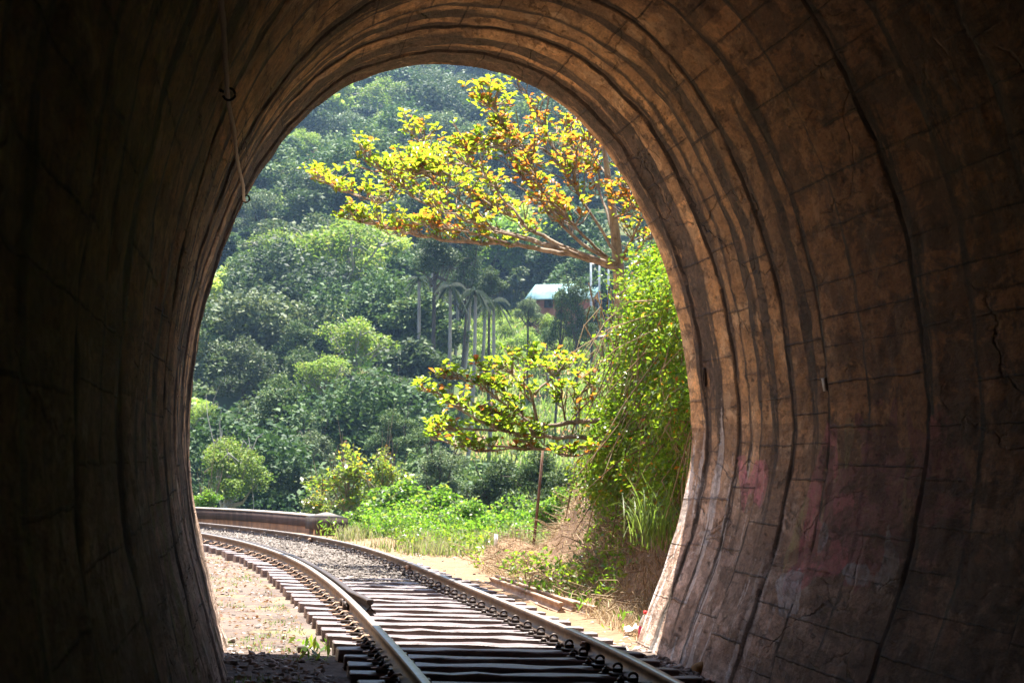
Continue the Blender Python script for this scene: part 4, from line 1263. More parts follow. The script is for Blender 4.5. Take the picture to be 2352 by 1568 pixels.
# ------------------------------------------------------------------ tea bushes of the clearing
tb = tree_parts(41, 1, .9, 7, 1500, .11, M['light'], M['darktrunk'], .9, .5, limbs=False)
tea = []
for i in range(400):
    if len(tea) >= 46: break
    px, py = rng.uniform(1090, 1400), rng.uniform(735, 880)
    p = hit_ground(px, py, 70)
    if all(math.hypot(p[0] - q[0], (p[1] - q[1]) * .4) > .75 for q in tea): tea.append(p)
for p in tea:
    o = empty('tea_bush', (p[0], p[1], hz(p[0], p[1])), rng.uniform(0, 6.28)); s_ = rng.uniform(.55, 1.15)
    tag(o, 'low rounded light green bush on the sunny slope below the huts', 'bush', 'low bushes of the clearing')
    c = tb[1].copy(); CL.objects.link(c); c.parent = o; c.location = (0, 0, .55 * s_); c.scale = (s_, s_, s_ * rng.uniform(.7, 1.1))
drop(tb)
P = scatter(30000, -4, 9, 88, 155, lambda x, y: (1176 + F_D * x / y > 1060) & (1176 + F_D * x / y < 1430))
V, F, k = blades(P, rng.uniform(.2, .6, len(P)), np.random.default_rng(6), .8, .05)
tag(mesh_np('grass', V, F, None, M['grass'], fattrs={'var': np.repeat(np.clip(rng.normal(.5, .25, len(P)), 0, 1), k)}), 'sunny light green grass of the clearing below the huts', kind='stuff')

# ------------------------------------------------------------------ huts
def rotz(a): return [[math.cos(a), -math.sin(a), 0], [math.sin(a), math.cos(a), 0], [0, 0, 1]]


def gable_house(name, p, L_, W_, H_, RH, ang, wall, roof, label, ov=.35, win=()):
    o = empty(name, tuple(p), ang); tag(o, label, 'house')
    x, y = L_ / 2, W_ / 2
    b = MB()
    V = [(-x, -y, -2), (x, -y, -2), (x, y, -2), (-x, y, -2), (-x, -y, H_), (x, -y, H_), (x, y, H_), (-x, y, H_), (-x, 0, H_ + RH - .02), (x, 0, H_ + RH - .02)]
    b.add(V, [(0, 1, 5, 4), (2, 3, 7, 6), (1, 2, 6, 5), (3, 0, 4, 7)], [(5, 6, 9), (7, 4, 8)]); b.build('wall', wall, o)
    b = MB(); k = RH / y
    for s_ in (-1, 1):
        e = [(-x - ov, 0, H_ + RH + .03), (x + ov, 0, H_ + RH + .03), (x + ov, s_ * (y + ov), H_ - ov * k + .03), (-x - ov, s_ * (y + ov), H_ - ov * k + .03)]
        e2 = [(a, b_, c + .06) for a, b_, c in e]
        b.add(e + e2, [(0, 1, 2, 3), (4, 7, 6, 5), (0, 4, 5, 1), (1, 5, 6, 2), (2, 6, 7, 3), (3, 7, 4, 0)])
    b.build('roof', roof, o)
    for (nm, cx, cy_, cz, sx, sy, sz) in win:
        b = MB(); b.box((cx, cy_, cz), (sx, sy, sz)); b.build(nm, M['dark'], o)
    return o


Yh = 128
pA = at(1306, 690, Yh); pA[2] = at(1306, 712, Yh)[2]
gable_house('hut', (pA[0], pA[1], pA[2]), 4.3, 2.3, .75, .85, -.50, M['red_wall'], M['teal_roof'], 'red-brown hut with a teal sheet roof half hidden behind slim trees', .3,
            (('window', 2.30, -.45, .35, .05, .5, .5), ('door', 2.30, .45, .05, .05, .55, 1.1), ('window', -.8, -1.25, .3, .6, .05, .5)))
pB = at(1420, 655, 150); pB[2] = at(1420, 668, 150)[2]
gable_house('house', (pB[0], pB[1], pB[2]), 4.6, 3.2, 1.1, .85, .05, M['pink_wall'], M['pink_roof'], 'pink walled house with a faded pinkish roof uphill behind the red gable', .4,
            (('window', -.9, -1.61, .35, .7, .05, .7), ('door', -1.8, -1.61, .1, .5, .05, 1.5), ('window', .4, -1.61, .35, .7, .05, .7)))
pC = at(1450, 560, 185); pC[2] = at(1450, 572, 185)[2]
gable_house('house', (pC[0], pC[1], pC[2]), 5.6, 4, 1.2, .8, .1, M['pink_wall'], M['white_roof'], 'pale-roofed house glimpsed behind the almond trunk, the farthest uphill', .4,
            (('window', -1, -2.01, .4, .8, .05, .7),))
# utility poles in front of the huts
for (xb, yb, xt, yt, Y, lb) in ((1362, 830, 1357, 600, 112, 'tall thin blue-grey pole in front of the red gable'), (1377, 720, 1377, 600, 125, 'thin pole just right of the tallest one, before the pink house'), (1398, 720, 1398, 605, 126, 'thin pole partly behind the vine leaves beside the pink house')):
    p1 = at(xt, yt, Y); p0 = at(xb, yb, Y); p0[2] = min(p0[2], hz(p0[0], p0[1])) - .2
    b = MB(); b.tube([p0, (p0 + p1) / 2, p1], [.075, .065, .055], 8)
    tag(b.build('utility_pole', M['bluepole']), lb, 'pole', 'thin poles by the houses')

# ------------------------------------------------------------------ almond tree: two tiers of branches drawn from the picture
def zpx(ox, oy, sc, pts): return [((ox + x / sc) / 1.08844, (oy + y / sc) / 1.08844) for x, y in pts]


UP = lambda pts: zpx(1000, 200, 2.904, pts)
LO = lambda pts: zpx(1000, 640, 2.904, pts)
LF = lambda pts: zpx(440, 140, 2.376, pts)
up_br = [
    (UP([(1590, 1375), (1400, 1305), (1100, 1240), (800, 1190), (500, 1180), (250, 1150), (20, 1105)]) + LF([(1400, 1060), (1200, 1010), (960, 950)]), .075),
    (UP([(1570, 1340), (1200, 1225), (900, 1045), (640, 900), (480, 775), (300, 620), (150, 450), (50, 350)]), .06),
    (UP([(1560, 1330), (1270, 1160), (1050, 900), (850, 660), (790, 520), (740, 420)]), .05),
    (UP([(1570, 1260), (1300, 850), (1150, 560), (1050, 360), (990, 230), (930, 120), (870, 10)]), .04),
    (UP([(1150, 1215), (700, 1085), (350, 905), (100, 745), (0, 690)]) + LF([(1250, 880), (1060, 830), (930, 775), (850, 740)]), .045),
    (UP([(1300, 1260), (800, 1130), (350, 970), (80, 850)]) + LF([(1350, 760), (1180, 660), (1080, 600)]), .045),
    (UP([(900, 1045), (700, 800), (560, 640), (420, 600), (250, 570)]), .03),
    (UP([(1050, 900), (980, 700), (900, 500), (760, 350), (690, 200), (650, 170)]), .03),
    (UP([(1150, 560), (960, 470), (780, 480), (600, 520), (490, 500)]), .025),
    (UP([(1620, 1290), (1700, 1130), (1770, 950)]), .05), (UP([(1680, 1280), (1800, 1150), (1840, 1100)]), .045),
    (UP([(1560, 1150), (1450, 800), (1300, 600), (1200, 450), (1270, 340)]), .035),
    (UP([(1300, 850), (1250, 640), (1330, 480), (1440, 400)]), .025),
    (UP([(1540, 900), (1640, 820), (1700, 760)]), .03), (UP([(1560, 1000), (1650, 950), (1740, 900)]), .03),
    (UP([(800, 1190), (500, 1100), (200, 1060), (60, 1040)]), .03),
    (UP([(1500, 1290), (1250, 1050), (1000, 760), (940, 560)]), .035),
    (UP([(1530, 700), (1420, 600), (1350, 420)]), .025), (UP([(1520, 600), (1570, 560), (1600, 620)]), .02),
    (UP([(600, 990), (300, 760), (120, 640)]), .025), (UP([(480, 775), (380, 690), (180, 690), (20, 640)]), .022),
]
lo_br = [
    (LO([(1480, 1190), (1250, 1210), (1000, 1245), (700, 1180), (450, 1080), (250, 1000), (110, 955)]), .06),
    (LO([(1480, 1320), (1000, 1310), (700, 1260), (500, 1150), (330, 1060)]), .055),
    (LO([(1480, 1370), (1150, 1400), (900, 1400), (540, 1420)]), .05),
    (LO([(1000, 1250), (975, 1100), (970, 1000), (880, 880), (760, 830), (660, 760)]), .04),
    (LO([(975, 1000), (1060, 920), (1150, 860), (1290, 720)]), .03),
    (LO([(1190, 1190), (1190, 1080), (1110, 900), (1090, 800)]), .025),
    (LO([(1000, 1245), (700, 1020), (520, 900), (420, 870), (250, 880)]), .03),
    (LO([(880, 880), (940, 790), (1000, 700)]), .018),
    (LO([(700, 1260), (450, 1250), (250, 1290)]), .03), (LO([(900, 1400), (600, 1370), (400, 1380), (260, 1310)]), .03),
    (LO([(1150, 1400), (1250, 1480), (1400, 1400)]), .03), (LO([(1000, 1310), (850, 1100), (720, 960), (600, 790)]), .025),
    (LO([(1300, 1210), (1300, 1000), (1420, 860)]), .02),
]


def rosettes(bases, r, orange, ymax=.70):
    Vs, Fs, vr = [], [], []; n_ = 0
    for (p, up_) in bases:
        k = r.integers(3, 7)
        for j in range(k):
            a = r.uniform(0, 6.28); el = r.uniform(.0, .95)
            d = np.array([math.cos(a) * math.cos(el), math.sin(a) * math.cos(el), math.sin(el)])
            L_ = r.uniform(.068, .128); W_ = L_ * .31
            s_ = np.cross(d, [0, 0, 1.0]); s_ /= np.linalg.norm(s_) + 1e-9; nn_ = np.cross(s_, d)
            b0 = p + r.normal(0, .03, 3)
            droop = -.12 * L_
            pts = [b0, b0 + d * L_ * .55 + s_ * W_ * .75 + nn_ * .02, b0 + d * L_ * .86 + s_ * W_ + nn_ * (droop * .4), b0 + d * L_ + nn_ * droop, b0 + d * L_ * .86 - s_ * W_ + nn_ * (droop * .4), b0 + d * L_ * .55 - s_ * W_ * .75 + nn_ * .02, b0 + d * L_ * .6 - nn_ * .012]
            Vs.append(pts); Fs.append(np.array([(0, 1, 2, 6), (6, 2, 3, 4), (0, 6, 4, 5)]) + n_); n_ += 7
            o_ = orange(p)
            v = r.uniform(.74, 1.0) if r.random() < o_ else r.uniform(0, ymax)
            vr += [v] * 3
    return np.array(Vs).reshape(-1, 3), np.vstack(Fs), np.array(vr)


def py_of(p): return 1060 - F_D * (p[2] - CAM_H) / p[1]


def almond_tier(brs, Y0, seed, orange, twig_n=9, leafless=0.0, dspread=1.0, ymax=.70, tl=1.0):
    r = np.random.default_rng(seed)
    b = MB(); tips = []
    for pts, rad in brs:
        dY = r.uniform(-dspread, dspread)
        P = []
        for i, (x, y) in enumerate(pts):
            t_ = i / (len(pts) - 1)
            P.append(at(x, y, Y0 + dY * t_ * 1.2))
        P = np.array(P)
        seg = np.concatenate([[0], np.cumsum(np.linalg.norm(np.diff(P, axis=0), axis=1))])
        n_ = max(6, int(seg[-1] / .14)); s_ = np.linspace(0, seg[-1], n_)
        Q = np.stack([np.interp(s_, seg, P[:, k]) for k in range(3)], 1)
        Q[1:-1] = (Q[:-2] + 2 * Q[1:-1] + Q[2:]) / 4; Q += r.normal(0, .010, Q.shape)
        b.tube(Q, np.linspace(rad * .66, max(.005, rad * .13), n_), 6)
        tips.append((Q[-1], 1))
        nt_ = int(seg[-1] * twig_n * .5)
        for _ in range(nt_):
            f = r.uniform(.22, 1) ** .8; k = min(n_ - 2, int(f * (n_ - 1)))
            d = Q[k + 1] - Q[k]; d /= np.linalg.norm(d) + 1e-9
            L_ = r.uniform(.2, .62) * (1 - .35 * f) * tl
            dir_ = d * r.uniform(.2, 1.0) + np.array([r.normal(-.15, .45), r.normal(0, .6), r.uniform(-.05, .65) * tl])
            dir_ /= np.linalg.norm(dir_)
            e = Q[k] + dir_ * L_; m_ = Q[k] + dir_ * L_ * .5 + np.array([0, 0, -.05 * L_]) + r.normal(0, .025, 3)
            e = e + np.array([0, 0, .10 * L_])
            b.tube([Q[k], m_, e], [.011, .009, .006], 4, cap=False)
            lf = leafless if (py_of(e) > 345 or e[0] < -.1) else .72
            if r.random() > lf: tips.append((e, 1))
            if r.random() < .8:
                e2 = m_ + (dir_ * .5 + np.array([r.normal(0, .5), r.normal(0, .5), r.uniform(.1, .9)])) * L_ * .6
                b.tube([m_, (m_ + e2) / 2 + r.normal(0, .015, 3), e2], [.008, .007, .005], 4, cap=False)
                if r.random() > leafless: tips.append((e2, 1))
    V, F, vr = rosettes(tips, r, orange, ymax)
    return b, V, F, vr


YA = 29.5


def or_up(p):
    px = 1176 + F_D * p[0] / p[1]; py = 1060 - F_D * (p[2] - CAM_H) / p[1] + ROLL * (px - 1176)
    f = .13 + .30 * sstep(1000, 1200, px) * sstep(520, 430, py) + .20 * sstep(1150, 1300, px) + .30 * math.exp(-((px - 980) / 90) ** 2 - ((py - 520) / 25) ** 2)
    return min(.52, f)


def or_lo(p):
    px = 1176 + F_D * p[0] / p[1]
    return .10 + .45 * sstep(1290, 1400, px)


alm = empty('almond_tree', tuple(at(1440, 1180, YA)))
tag(alm, 'tree with tiered branches of yellow-green and orange leaves reaching across the opening from the right', 'tree')
tb_ = MB()
tpts = [at(x, y, YA + .1) for x, y in ((1452, 1240), (1446, 1120), (1440, 1000), (1433, 850), (1427, 700), (1421, 620), (1412, 520), (1398, 420), (1387, 330), (1380, 270))]
tb_.tube(tpts, [.14, .135, .13, .12, .11, .09, .07, .05, .035, .015], 9)
under(tb_.build('trunk', M['bark'], smooth=True), alm)
b, V, F, vr = almond_tier(up_br, YA, 51, or_up, 27, .05, 2.1)
under(b.build('branches', M['bark'], smooth=True), alm)
under(mesh_np('leaves', V, F, None, M['almond'], True, fattrs={'var': vr}), alm)
b, V, F, vr = almond_tier(lo_br, YA - 3.2, 52, or_lo, 27, .15, ymax=.45, tl=.62)
under(b.build('branches', M['bark'], smooth=True), alm)
under(mesh_np('leaves', V, F, None, M['almond'], True, fattrs={'var': vr}), alm)

# thin reddish pole
pp0 = hit_ground(1226, 1238, 30); Ys = 36.3
pb = at(1225, 1236, Ys); pt = at(1247, 1030, Ys)
b = MB(); b.tube([np.array([pb[0], pb[1], hz(pb[0], pb[1]) - .1]), (pb + pt) / 2 + np.array([.015, 0, 0]), pt], [.030, .027, .021], 8)
tag(b.build('wooden_pole', M['stake'], smooth=True), 'thin reddish-brown pole stuck upright in the sand heap', 'pole')
b = MB(); p = at(1139, 1226, 36); b.tube([(p[0], p[1], hz(p[0], p[1]) - .05), (p[0] + .005, p[1], p[2])], [.035, .033], 8)
tag(b.build('marker_peg', M['white']), 'short pale peg beside the sand heap, left of the thin pole', 'peg')

# ------------------------------------------------------------------ vine curtain on the bank
VP = np.array([(1425, 650), (1440, 625), (1470, 600), (1500, 575), (1520, 560), (1560, 640), (1585, 780), (1605, 950), (1600, 1050), (1585, 1110), (1490, 1130), (1395, 1140), (1335, 1110), (1345, 1040), (1370, 950), (1395, 880), (1375, 810), (1415, 730)])
r = np.random.default_rng(61)
Pl, Dl, Sl = [], [], []
for k in range(8200):
    x, y = r.uniform(1300, 1610), r.uniform(535, 1195)
    wx, wy = x - 22 + (fbm(x * .02, y * .02, 3, 120) - .5) * 110, y + (fbm(x * .02, y * .02, 3, 121) - .5) * 90
    if not in_poly(VP, np.array([wx]), np.array([wy]))[0]: continue
    if r.random() > .10 + .90 * sstep(.36, .58, fbm(x * .016, y * .016, 4, 122)): continue
    if r.random() < .55 * sstep(1400, 1560, x) * sstep(800, 1000, y): continue
    Y = 22.3 + (1600 - x) / 210 * 5.0 - 2.6 * (fbm(x * .015, y * .015, 3, 123) - .5) + r.uniform(-.35, .5)
    p = at(x, y, Y); L_ = r.uniform(.15, .55)
    d = np.array([r.normal(-.25, .5), r.normal(-.3, .4), r.uniform(-1.0, .35)]); d /= np.linalg.norm(d)
    m_ = r.integers(10, 26); t_ = r.random(m_)
    Pl.append(p + d * (L_ * t_)[:, None] + np.array([0, 0, -.3]) * (L_ * t_ ** 2)[:, None] + r.normal(0, .045, (m_, 3))); Dl.append(np.tile(d * .6 + np.array([0, 0, -.5]), (m_, 1)))
    Sl.append(np.full(m_, r.choice([.75, 1, 1.25])))
Pv = np.vstack(Pl); dirs = np.vstack(Dl)
V, F = leaf_geo(Pv, r.uniform(.038, .072, len(Pv)) * np.concatenate(Sl), r, .6, .56, .08, dirs)
vine = empty('hanging_vines', tuple(at(1480, 1150, 24)))
tag(vine, 'curtain of bright green creepers hanging down the bank beside the tunnel mouth', 'vines')
under(mesh_np('leaves', V, F, None, M['vine'], fattrs={'var': np.clip(r.normal(.5, .22, len(Pv)) + (r.random(len(Pv)) < .03) * .6, 0, 1)}), vine)
b = MB()
for k in range(190):
    x = r.uniform(1340, 1600); y = r.uniform(640, 1080); Y = 22.4 + (1600 - x) / 210 * 5 + r.uniform(-.4, .5)
    p = at(x, y, Y); L_ = r.uniform(.4, 1.6)
    d = np.array([r.normal(-.1, .35), r.normal(-.1, .25), -1.0]); d /= np.linalg.norm(d)
    m_ = p + d * L_ * .5 + np.array([r.normal(0, .12), r.normal(0, .1), .05]); e = p + d * L_
    b.tube([p, m_, e], [.009, .008, .005], 4, cap=False, var=r.random())
for (A, B) in (((1560, 700), (1250, 850)), ((1540, 740), (1300, 900)), ((1500, 690), (1390, 740)), ((1590, 935), (1480, 980))):
    p, e = at(*A, 23.5), at(*B, 24.5); m_ = (p + e) / 2 + np.array([0, 0, .12])
    b.tube([p, m_, e], [.008, .007, .004], 4, cap=False, var=.9)
under(b.build('dry_stems', M['drygrass']), vine)
# dim thicket filling the hollow between vine leaves and bank
cand = np.stack([r.uniform(1360, 1610, 60000), r.uniform(640, 1200, 60000)], 1)
cand = cand[in_poly(VP, cand[:, 0] - 25 + r.normal(0, 10, 60000), cand[:, 1] - 15 + r.normal(0, 10, 60000))][:15000]
Yv = 23.6 + (1600 - cand[:, 0]) / 210 * 5.2 + r.uniform(0, 1.3, len(cand))
Pv = np.array([at(a, b_, y_) for (a, b_), y_ in zip(cand, Yv)])
V, F = leaf_geo(Pv, r.uniform(.06, .13, len(Pv)), r, .4, .5, .08)
o = mesh_np('inner_leaves', V, F, None, M['vine'], fattrs={'var': np.clip(r.normal(.35, .2, len(Pv)), 0, 1)}); under(o, vine)

# ------------------------------------------------------------------ dry brush, grass
def bankfoot(y): return np.interp(y, BFY, BFX)


P = scatter(60000, -2.6, 3.2, 20.5, 43, lambda x, y: (x > np.maximum(XR(y) + 1.4, bankfoot(y) - 1.2)) & (x < bankfoot(y) + 2.0) & (rng.random(len(x)) < .15 + .85 * sstep(.42, .62, fbm(x * .9, y * .5, 3, 130))) & (rng.random(len(x)) < sstep(-1.6, -.5, x - bankfoot(y)) + .10))
P = np.vstack([P[:24000], scatter(16000, .9, 4.2, 20.0, 30, lambda x, y: (x > bankfoot(y) - .9) & (x < bankfoot(y) + 2.2))[:9000]])
V, F, k = blades(P, rng.uniform(.06, .27, len(P)) * (1 + .6 * sstep(0, .8, P[:, 0] - bankfoot(P[:, 1]))), np.random.default_rng(8), 1.5, .006, 2, .6)
tag(mesh_np('dry_brush', V, F, None, M['drygrass'], fattrs={'var': np.repeat(rng.random(len(P)), k)}), 'tangle of dry straw-coloured brush at the foot of the bank', kind='stuff')
# heaps of cut twigs on the brush
b = MB(); r = np.random.default_rng(66)
for k in range(1000):
    y = r.uniform(22, 41); x = bankfoot(y) + r.uniform(-1.3, .9)
    if x < XR(y) + 1.45: continue
    p = np.array([x, y, hz(x, y) + r.uniform(.02, .22)]); a = r.uniform(0, 6.28); L_ = r.uniform(.10, .48)
    d = np.array([math.cos(a), math.sin(a), r.uniform(-.1, .5)]) * L_
    b.tube([p, p + d * .5 + r.normal(0, .05, 3), p + d], [.008, .006, .004], 4, cap=False, var=r.random())
tag(b.build('twigs', M['drygrass']), 'cut grey twigs tangled in the brush at the foot of the bank', kind='stuff')
# greenish weeds in the brush
P = scatter(26000, -2.2, 2.4, 24, 42, lambda x, y: (x > XR(y) + 1.5) & (x < bankfoot(y) + .6) & (fbm(x * 1.1, y * .6, 3, 131) > .57))[:2600]
V, F = leaf_geo(P + np.stack([0 * P[:, 0], 0 * P[:, 0], rng.uniform(.05, .40, len(P))], 1), rng.uniform(.05, .12, len(P)), np.random.default_rng(9), .5, .4, .08)
tag(mesh_np('weeds', V, F, None, M['vine'], fattrs={'var': rng.random(len(P)) * .9}), 'small green weeds growing through the dry brush', kind='stuff')
# grass strip along the far side of the track
P = scatter(60000, -8, 2.5, 36, 49, lambda x, y: (lat(x, y) > 1.9) & (x > -3.6) & (x < bankfoot(y) + 1) & (rng.random(len(x)) < sstep(1.9, 3.0, lat(x, y)) * sstep(.30, .5, fbm(x * .8, y * .8, 3, 132))))[:9000]
V, F, k = blades(P, rng.uniform(.10, .40, len(P)), np.random.default_rng(10), .7, .011)
tag(mesh_np('grass', V, F, None, M['grass'], fattrs={'var': np.repeat(np.clip(rng.normal(.90, .22, len(P)), 0, 1), k)}), 'half-dry grass strip between the path and the bright bushes', kind='stuff')
# small grass tufts along the left sleeper ends
P = scatter(40000, -7, .3, 15, 42, lambda x, y: ((lat(x, y) < -1.38) & (lat(x, y) > -1.75) & (fbm(x * 2.2, y * 1.3, 3, 133) > .60)) | ((lat(x, y) < -1.5) & (lat(x, y) > -3.2) & (fbm(x * 1.6, y * 1.2, 3, 134) > .70)))[:2200]
V, F, k = blades(P, rng.uniform(.02, .065, len(P)), np.random.default_rng(12), .9, .005)
tag(mesh_np('grass', V, F, None, M['grass'], fattrs={'var': np.repeat(np.clip(rng.normal(.4, .25, len(P)), 0, 1), k)}), 'sparse green tufts along the left ends of the sleepers', kind='stuff')
# tall bright grass clump by the right pier
r = np.random.default_rng(67)
P = np.array([at(1500 + r.normal(0, 26), 1235 + r.normal(0, 16), 22.3 + r.uniform(-.3, .8)) for _ in range(150)])
V, F, k = blades(P, r.uniform(.3, .75, len(P)), r, .9, .011, 4, .9)
tag(mesh_np('grass_clump', V, F, None, M['grass'], fattrs={'var': np.repeat(r.uniform(.3, .75, len(P)), k)}), 'arching bright yellow-green grass clump against the right pier', 'grass clump')


def weed(name, spots, n_, lab, hgt, seed):
    r = np.random.default_rng(seed); Cs, D_ = [], []
    for (px, py) in spots:
        p = gnd(px, py, .10); p[2] = hz(p[0], p[1])
        for _ in range(n_):
            Cs.append(p + np.array([r.normal(0, .10), r.normal(0, .10), r.uniform(.02, hgt)])); D_.append((r.normal(0, .4), r.normal(0, .4), 1.0))
    V, F = leaf_geo(np.array(Cs), r.uniform(.06, .15, len(Cs)), r, .1, .32, .06, np.array(D_))
    return tag(mesh_np(name + 's', V, F, None, M['bright'], fattrs={'var': r.uniform(.2, 1, len(Cs))}), lab, kind='stuff')


weed('weed', [(1250, 1362), (1262, 1350), (1285, 1368), (1240, 1366)], 20, 'leafy yellow-green weed growing over the two old rails', .22, 71)
weed('weed', [(1318, 1375), (1335, 1382), (1362, 1390), (1350, 1396)], 15, 'low leafy weed at the near ends of the old rails', .15, 72)
weed('weed', [(1452, 1425), (1440, 1440)], 9, 'small pale weed beside the plastic bottle', .16, 73)
weed('weed', [(722, 1478), (730, 1500), (715, 1468)], 16, 'green weed at the sleeper ends where the shadow begins', .10, 74)
weed('weed', [(1195, 1345), (1170, 1340)], 12, 'small tufted weed on the far part of the old rails', .12, 75)
weed('weed', [(745, 1232), (758, 1226), (772, 1234)], 26, 'broad-leaved weed at the foot of the parapet pier', .45, 76)

# loose leafy undergrowth in front of the bushes
r = np.random.default_rng(91)
Pu = []
for _ in range(60000):
    x, y = r.uniform(-4.0, 1.4), r.uniform(42.0, 48.5)
    px = 1176 + F_D * x / y
    if not (845 < px < 1330) or fbm(np.array([x * .9]), np.array([y * .9]), 3, 150)[0] < .40: continue
    hmx = .15 + 1.25 * float(fbm(np.array([x * 1.3]), np.array([y * .8]), 3, 151)[0]) * float(sstep(41.5, 45.5, y))
    Pu.append((x, y, hz(x, y) + hmx * r.random()))
    if len(Pu) >= 15000: break
Pu = np.array(Pu)
V, F = leaf_geo(Pu, r.uniform(.06, .14, len(Pu)), r, .5, .42, .08)
tag(mesh_np('undergrowth', V, F, None, M['bright'], fattrs={'var': np.clip(r.normal(.55, .25, len(Pu)), 0, 1)}), 'loose bright green undergrowth below the bushes beyond the path', kind='stuff')

# ------------------------------------------------------------------ things lying about
for (A, B, lb) in (((1128, 1322), (1290, 1381), 'rusty old rail length lying by the path, nearer the track'), ((1142, 1317), (1322, 1378), 'rusty old rail length lying by the path, nearer the bank'), ((1300, 1368), (1368, 1390), 'short dark rail stub lying past the ends of the two long ones')):
    a, c = gnd(*A, .17), gnd(*B, .17)
    za, zc = hz(a[0], a[1]) + .0, hz(c[0], c[1]) + .0
    ln = np.stack([np.linspace(a[0], c[0], 8), np.linspace(a[1], c[1], 8), np.linspace(za, zc, 8)], 1)
    tag(sweep(ln, RP * .8, M['oldrail'], 'old_rail'), lb, 'rail', 'old rails lying by the path')


def lathe(prof, k=14):
    b = MB(); th = np.arange(k) * 2 * np.pi / k
    V = np.array([[(r_ * math.cos(t_), r_ * math.sin(t_), z_) for t_ in th] for r_, z_ in prof])
    m = len(prof); b.add(V.reshape(-1, 3), [(i * k + j, i * k + (j + 1) % k, (i + 1) * k + (j + 1) % k, (i + 1) * k + j) for i in range(m - 1) for j in range(k)]); return b


pbt = at(1475, 1428, 20.15)
zb = hz(pbt[0], pbt[1]); sc_ = 1.1
bt = empty('plastic_bottle', (pbt[0], pbt[1], zb), 0); bt.scale = (sc_, sc_, sc_); bt.rotation_euler = (0.0, .10, 0)
tag(bt, 'clear plastic bottle with pink label and red cap beside the right pier', 'bottle')
o = lathe([(.002, .0), (.042, .002), (.044, .02), (.044, .16), (.040, .19), (.018, .245), (.014, .255), (.014, .27)]).build('body', M['clear'], bt, True)
lathe([(.0452, .03), (.0452, .14)]).build('label', M['pinklabel'], bt, True)
b = lathe([(.017, .255), (.017, .285), (.001, .286)]); b.build('cap', M['redcap'], bt)
r = np.random.default_rng(81)
pbg = gnd(1462, 1449, .09); b = MB()
gx, gy = np.meshgrid(np.linspace(-1, 1, 12), np.linspace(-1, 1, 12), indexing='ij')
hz_ = .05 + .06 * fbm(gx * 2 + 5, gy * 2, 3, 140) * np.exp(-(gx ** 2 + gy ** 2)) * 2 + .025 * r.normal(0, 1, gx.shape)
b.add(np.stack([pbg[0] + gx * .13 + r.normal(0, .012, gx.shape), pbg[1] + gy * .12, hz(pbg[0], pbg[1]) - .02 + np.clip(hz_, .0, .2)], -1).reshape(-1, 3), [(i * 12 + j, (i + 1) * 12 + j, (i + 1) * 12 + j + 1, i * 12 + j + 1) for i in range(11) for j in range(11)])
tag(b.build('plastic_bag', M['white']), 'crumpled white plastic bag at the foot of the right pier', 'litter')


def rock(name, px, py, size, mat, label, seed, z=.1, sq=.7):
    r = np.random.default_rng(seed); p = gnd(px, py, z); g = hz(p[0], p[1])
    bm2 = bmesh.new(); bmesh.ops.create_icosphere(bm2, subdivisions=2, radius=1)
    V = np.array([v.co[:] for v in bm2.verts]); F = [[v.index for v in f.verts] for f in bm2.faces]; bm2.free()
    V = V * (1 + .18 * np.sin(V[:, :1] * 3 + seed) * np.sin(V[:, 1:2] * 4) + r.normal(0, .05, (len(V), 1))) * np.array(size) + np.array([p[0], p[1], g + size[2] * sq])
    return tag(mesh_np(name, V, None, F, mat, False), label, 'rock')


rock('rock', 1622, 1533, (.12, .09, .07), M['ochre'], 'rounded ochre-brown rock among the dark stones by the right rail', 5, .1)
rock('rock', 694, 1502, (.05, .035, .045), M['stone'], 'dark pointed stone standing on the edge of the tunnel shadow', 6, .0)
rock('brick_chunk', 776, 1327, (.06, .04, .03), M['brick'], 'orange brick chunk lying on the ballast inside the left rail', 7, .17)
bx = gnd(478, 1303, .05); b = MB(); b.box((bx[0] - .25, bx[1] + .35, .06), (.11, 1.1, .09), rotz(.35)); tag(b.build('timber_plank', M['timber']), 'short weathered plank end lying beside the left tunnel wall', 'plank')

# ------------------------------------------------------------------ rope, hooks, conduit on the lining
def on_wall(px, py, lift):
    p, nrm_ = wall_hit(px, py)
    while p is None:                      # just past the mouth's edge: step back onto the lining
        px += math.copysign(3, px - 1010); p, nrm_ = wall_hit(px, py)
    v = CAMP - p; v /= np.linalg.norm(v)
    if nrm_ @ v < 0: nrm_ = -nrm_
    return p + nrm_ * lift, nrm_


rp = [(480, -30, .05), (486, 40, .06), (489, 100, .06), (496, 160, .06), (503, 207, .05), (506, 240, .06), (514, 285, .07), (519, 330, .07), (526, 375, .08), (535, 415, .09), (543, 446, .07), (550, 459, .05), (555, 455, .04)]
RPt = np.array([on_wall(a, b_, c)[0] for a, b_, c in rp])
L_ = np.concatenate([[0], np.cumsum(np.linalg.norm(np.diff(RPt, axis=0), axis=1))])
s_ = np.linspace(0, L_[-1], 60); Q = np.stack([np.interp(s_, L_, RPt[:, k]) for k in range(3)], 1)
for _ in range(3): Q[1:-1] = (Q[:-2] + 2 * Q[1:-1] + Q[2:]) / 4
b = MB(); b.tube(Q, .014 * (1 + .12 * np.sin(np.arange(60) * 2.1)), 7)
tag(b.build('rope', M['rope'], smooth=True), 'old tan rope hanging along the left side of the vault', 'rope')
wr = np.array([on_wall(a, b_, .015)[0] for a, b_ in ((554, 458), (540, 490), (526, 522), (514, 548))])
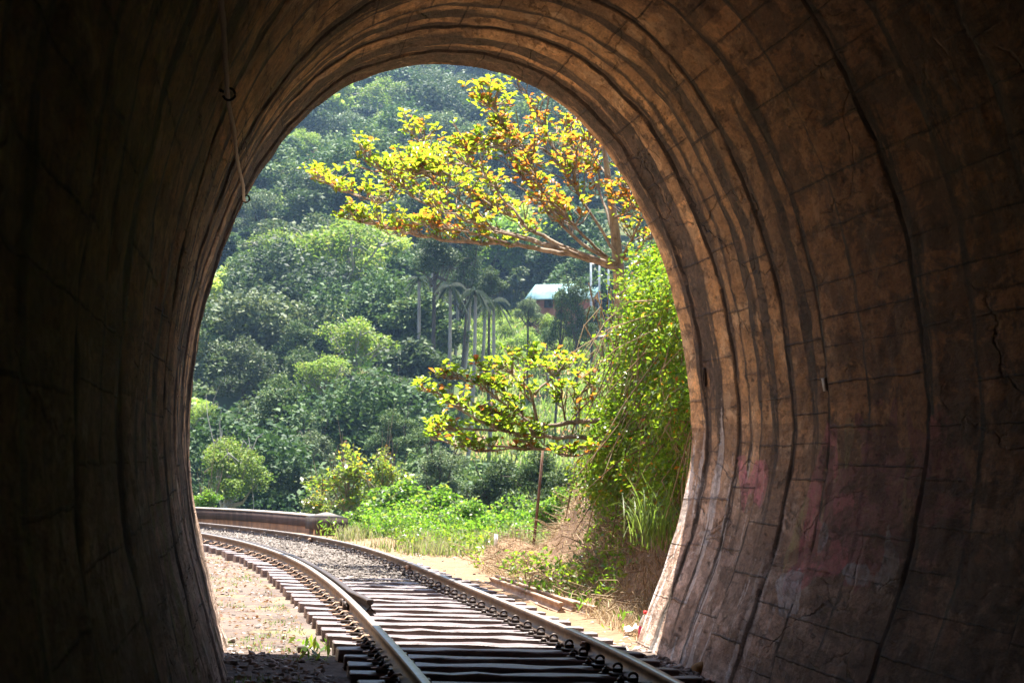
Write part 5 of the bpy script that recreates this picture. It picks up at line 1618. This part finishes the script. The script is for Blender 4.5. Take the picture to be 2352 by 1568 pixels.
b = MB(); b.tube(wr, .005, 5); tag(b.build('wire', M['oldrail'], smooth=True), 'thin reddish wire running down from the lower hook', 'wire')
for (a, b_, lb) in ((506, 208, 'small dark iron hook holding the rope, the upper one'), (555, 452, 'dark iron ring hook at the lower end of the rope')):
    p, nv = on_wall(a, b_, .055)
    t1 = np.cross(nv, [0, 1.0, 0]); t1 /= np.linalg.norm(t1)
    th = np.linspace(-2.5, 2.5, 16); hk = MB()
    hk.tube([p + t1 * .034 * math.sin(q) + nv * .034 * math.cos(q) * 1.0 for q in th], .008, 6)
    hk.tube([p - nv * .09, p - nv * .03], .009, 6)
    tag(hk.build('iron_hook', M['iron'], smooth=True), lb, 'hook')
p, nv = on_wall(1900, 882, .03)
zx = np.array([0, 0, 1.0]); xx = np.cross(zx, nv); xx /= np.linalg.norm(xx); zz_ = np.cross(nv, xx)
b = MB(); b.box(p - nv * .02, (.085, .10, .03), np.stack([xx, zz_, nv], 1)); tag(b.build('junction_box', simple_mat('box_grey', (.26, .22, .21), (.36, .31, .30), 8, .6, .3)), 'small grey square box fixed on the shaded right wall above the faded paint', 'box')
p, nv = on_wall(1620, 866, .012)
b = MB(); th = np.linspace(0, 2 * np.pi, 21)[:-1]
xx = np.cross([0, 0, 1.0], nv); xx /= np.linalg.norm(xx); zz_ = np.cross(nv, xx)
b.tube([p + xx * .016 * math.sin(q) + zz_ * .085 * math.cos(q) for q in th], .008, 6, closed=True)
tag(b.build('iron_loop', M['iron'], smooth=True), 'narrow dark iron loop fixed upright on the lit right wall', 'loop')

# prototypes are no longer needed
for tr_, cr_o in PRO.values(): drop((tr_, cr_o))

# ------------------------------------------------------------------ haze
b = MB(); b.box((0, 190, 50), (420, 480, 126))
hm, ht, ho = newmat('haze_air')
pv = ht.nodes.new('ShaderNodeVolumePrincipled'); pv.inputs['Color'].default_value = (.42, .66, 1.0, 1); pv.inputs['Density'].default_value = .00034; pv.inputs['Anisotropy'].default_value = .2
ht.links.new(pv.outputs[0], ho.inputs['Volume'])
tag(b.build('haze', hm), 'thin bluish haze in the valley air', kind='stuff')
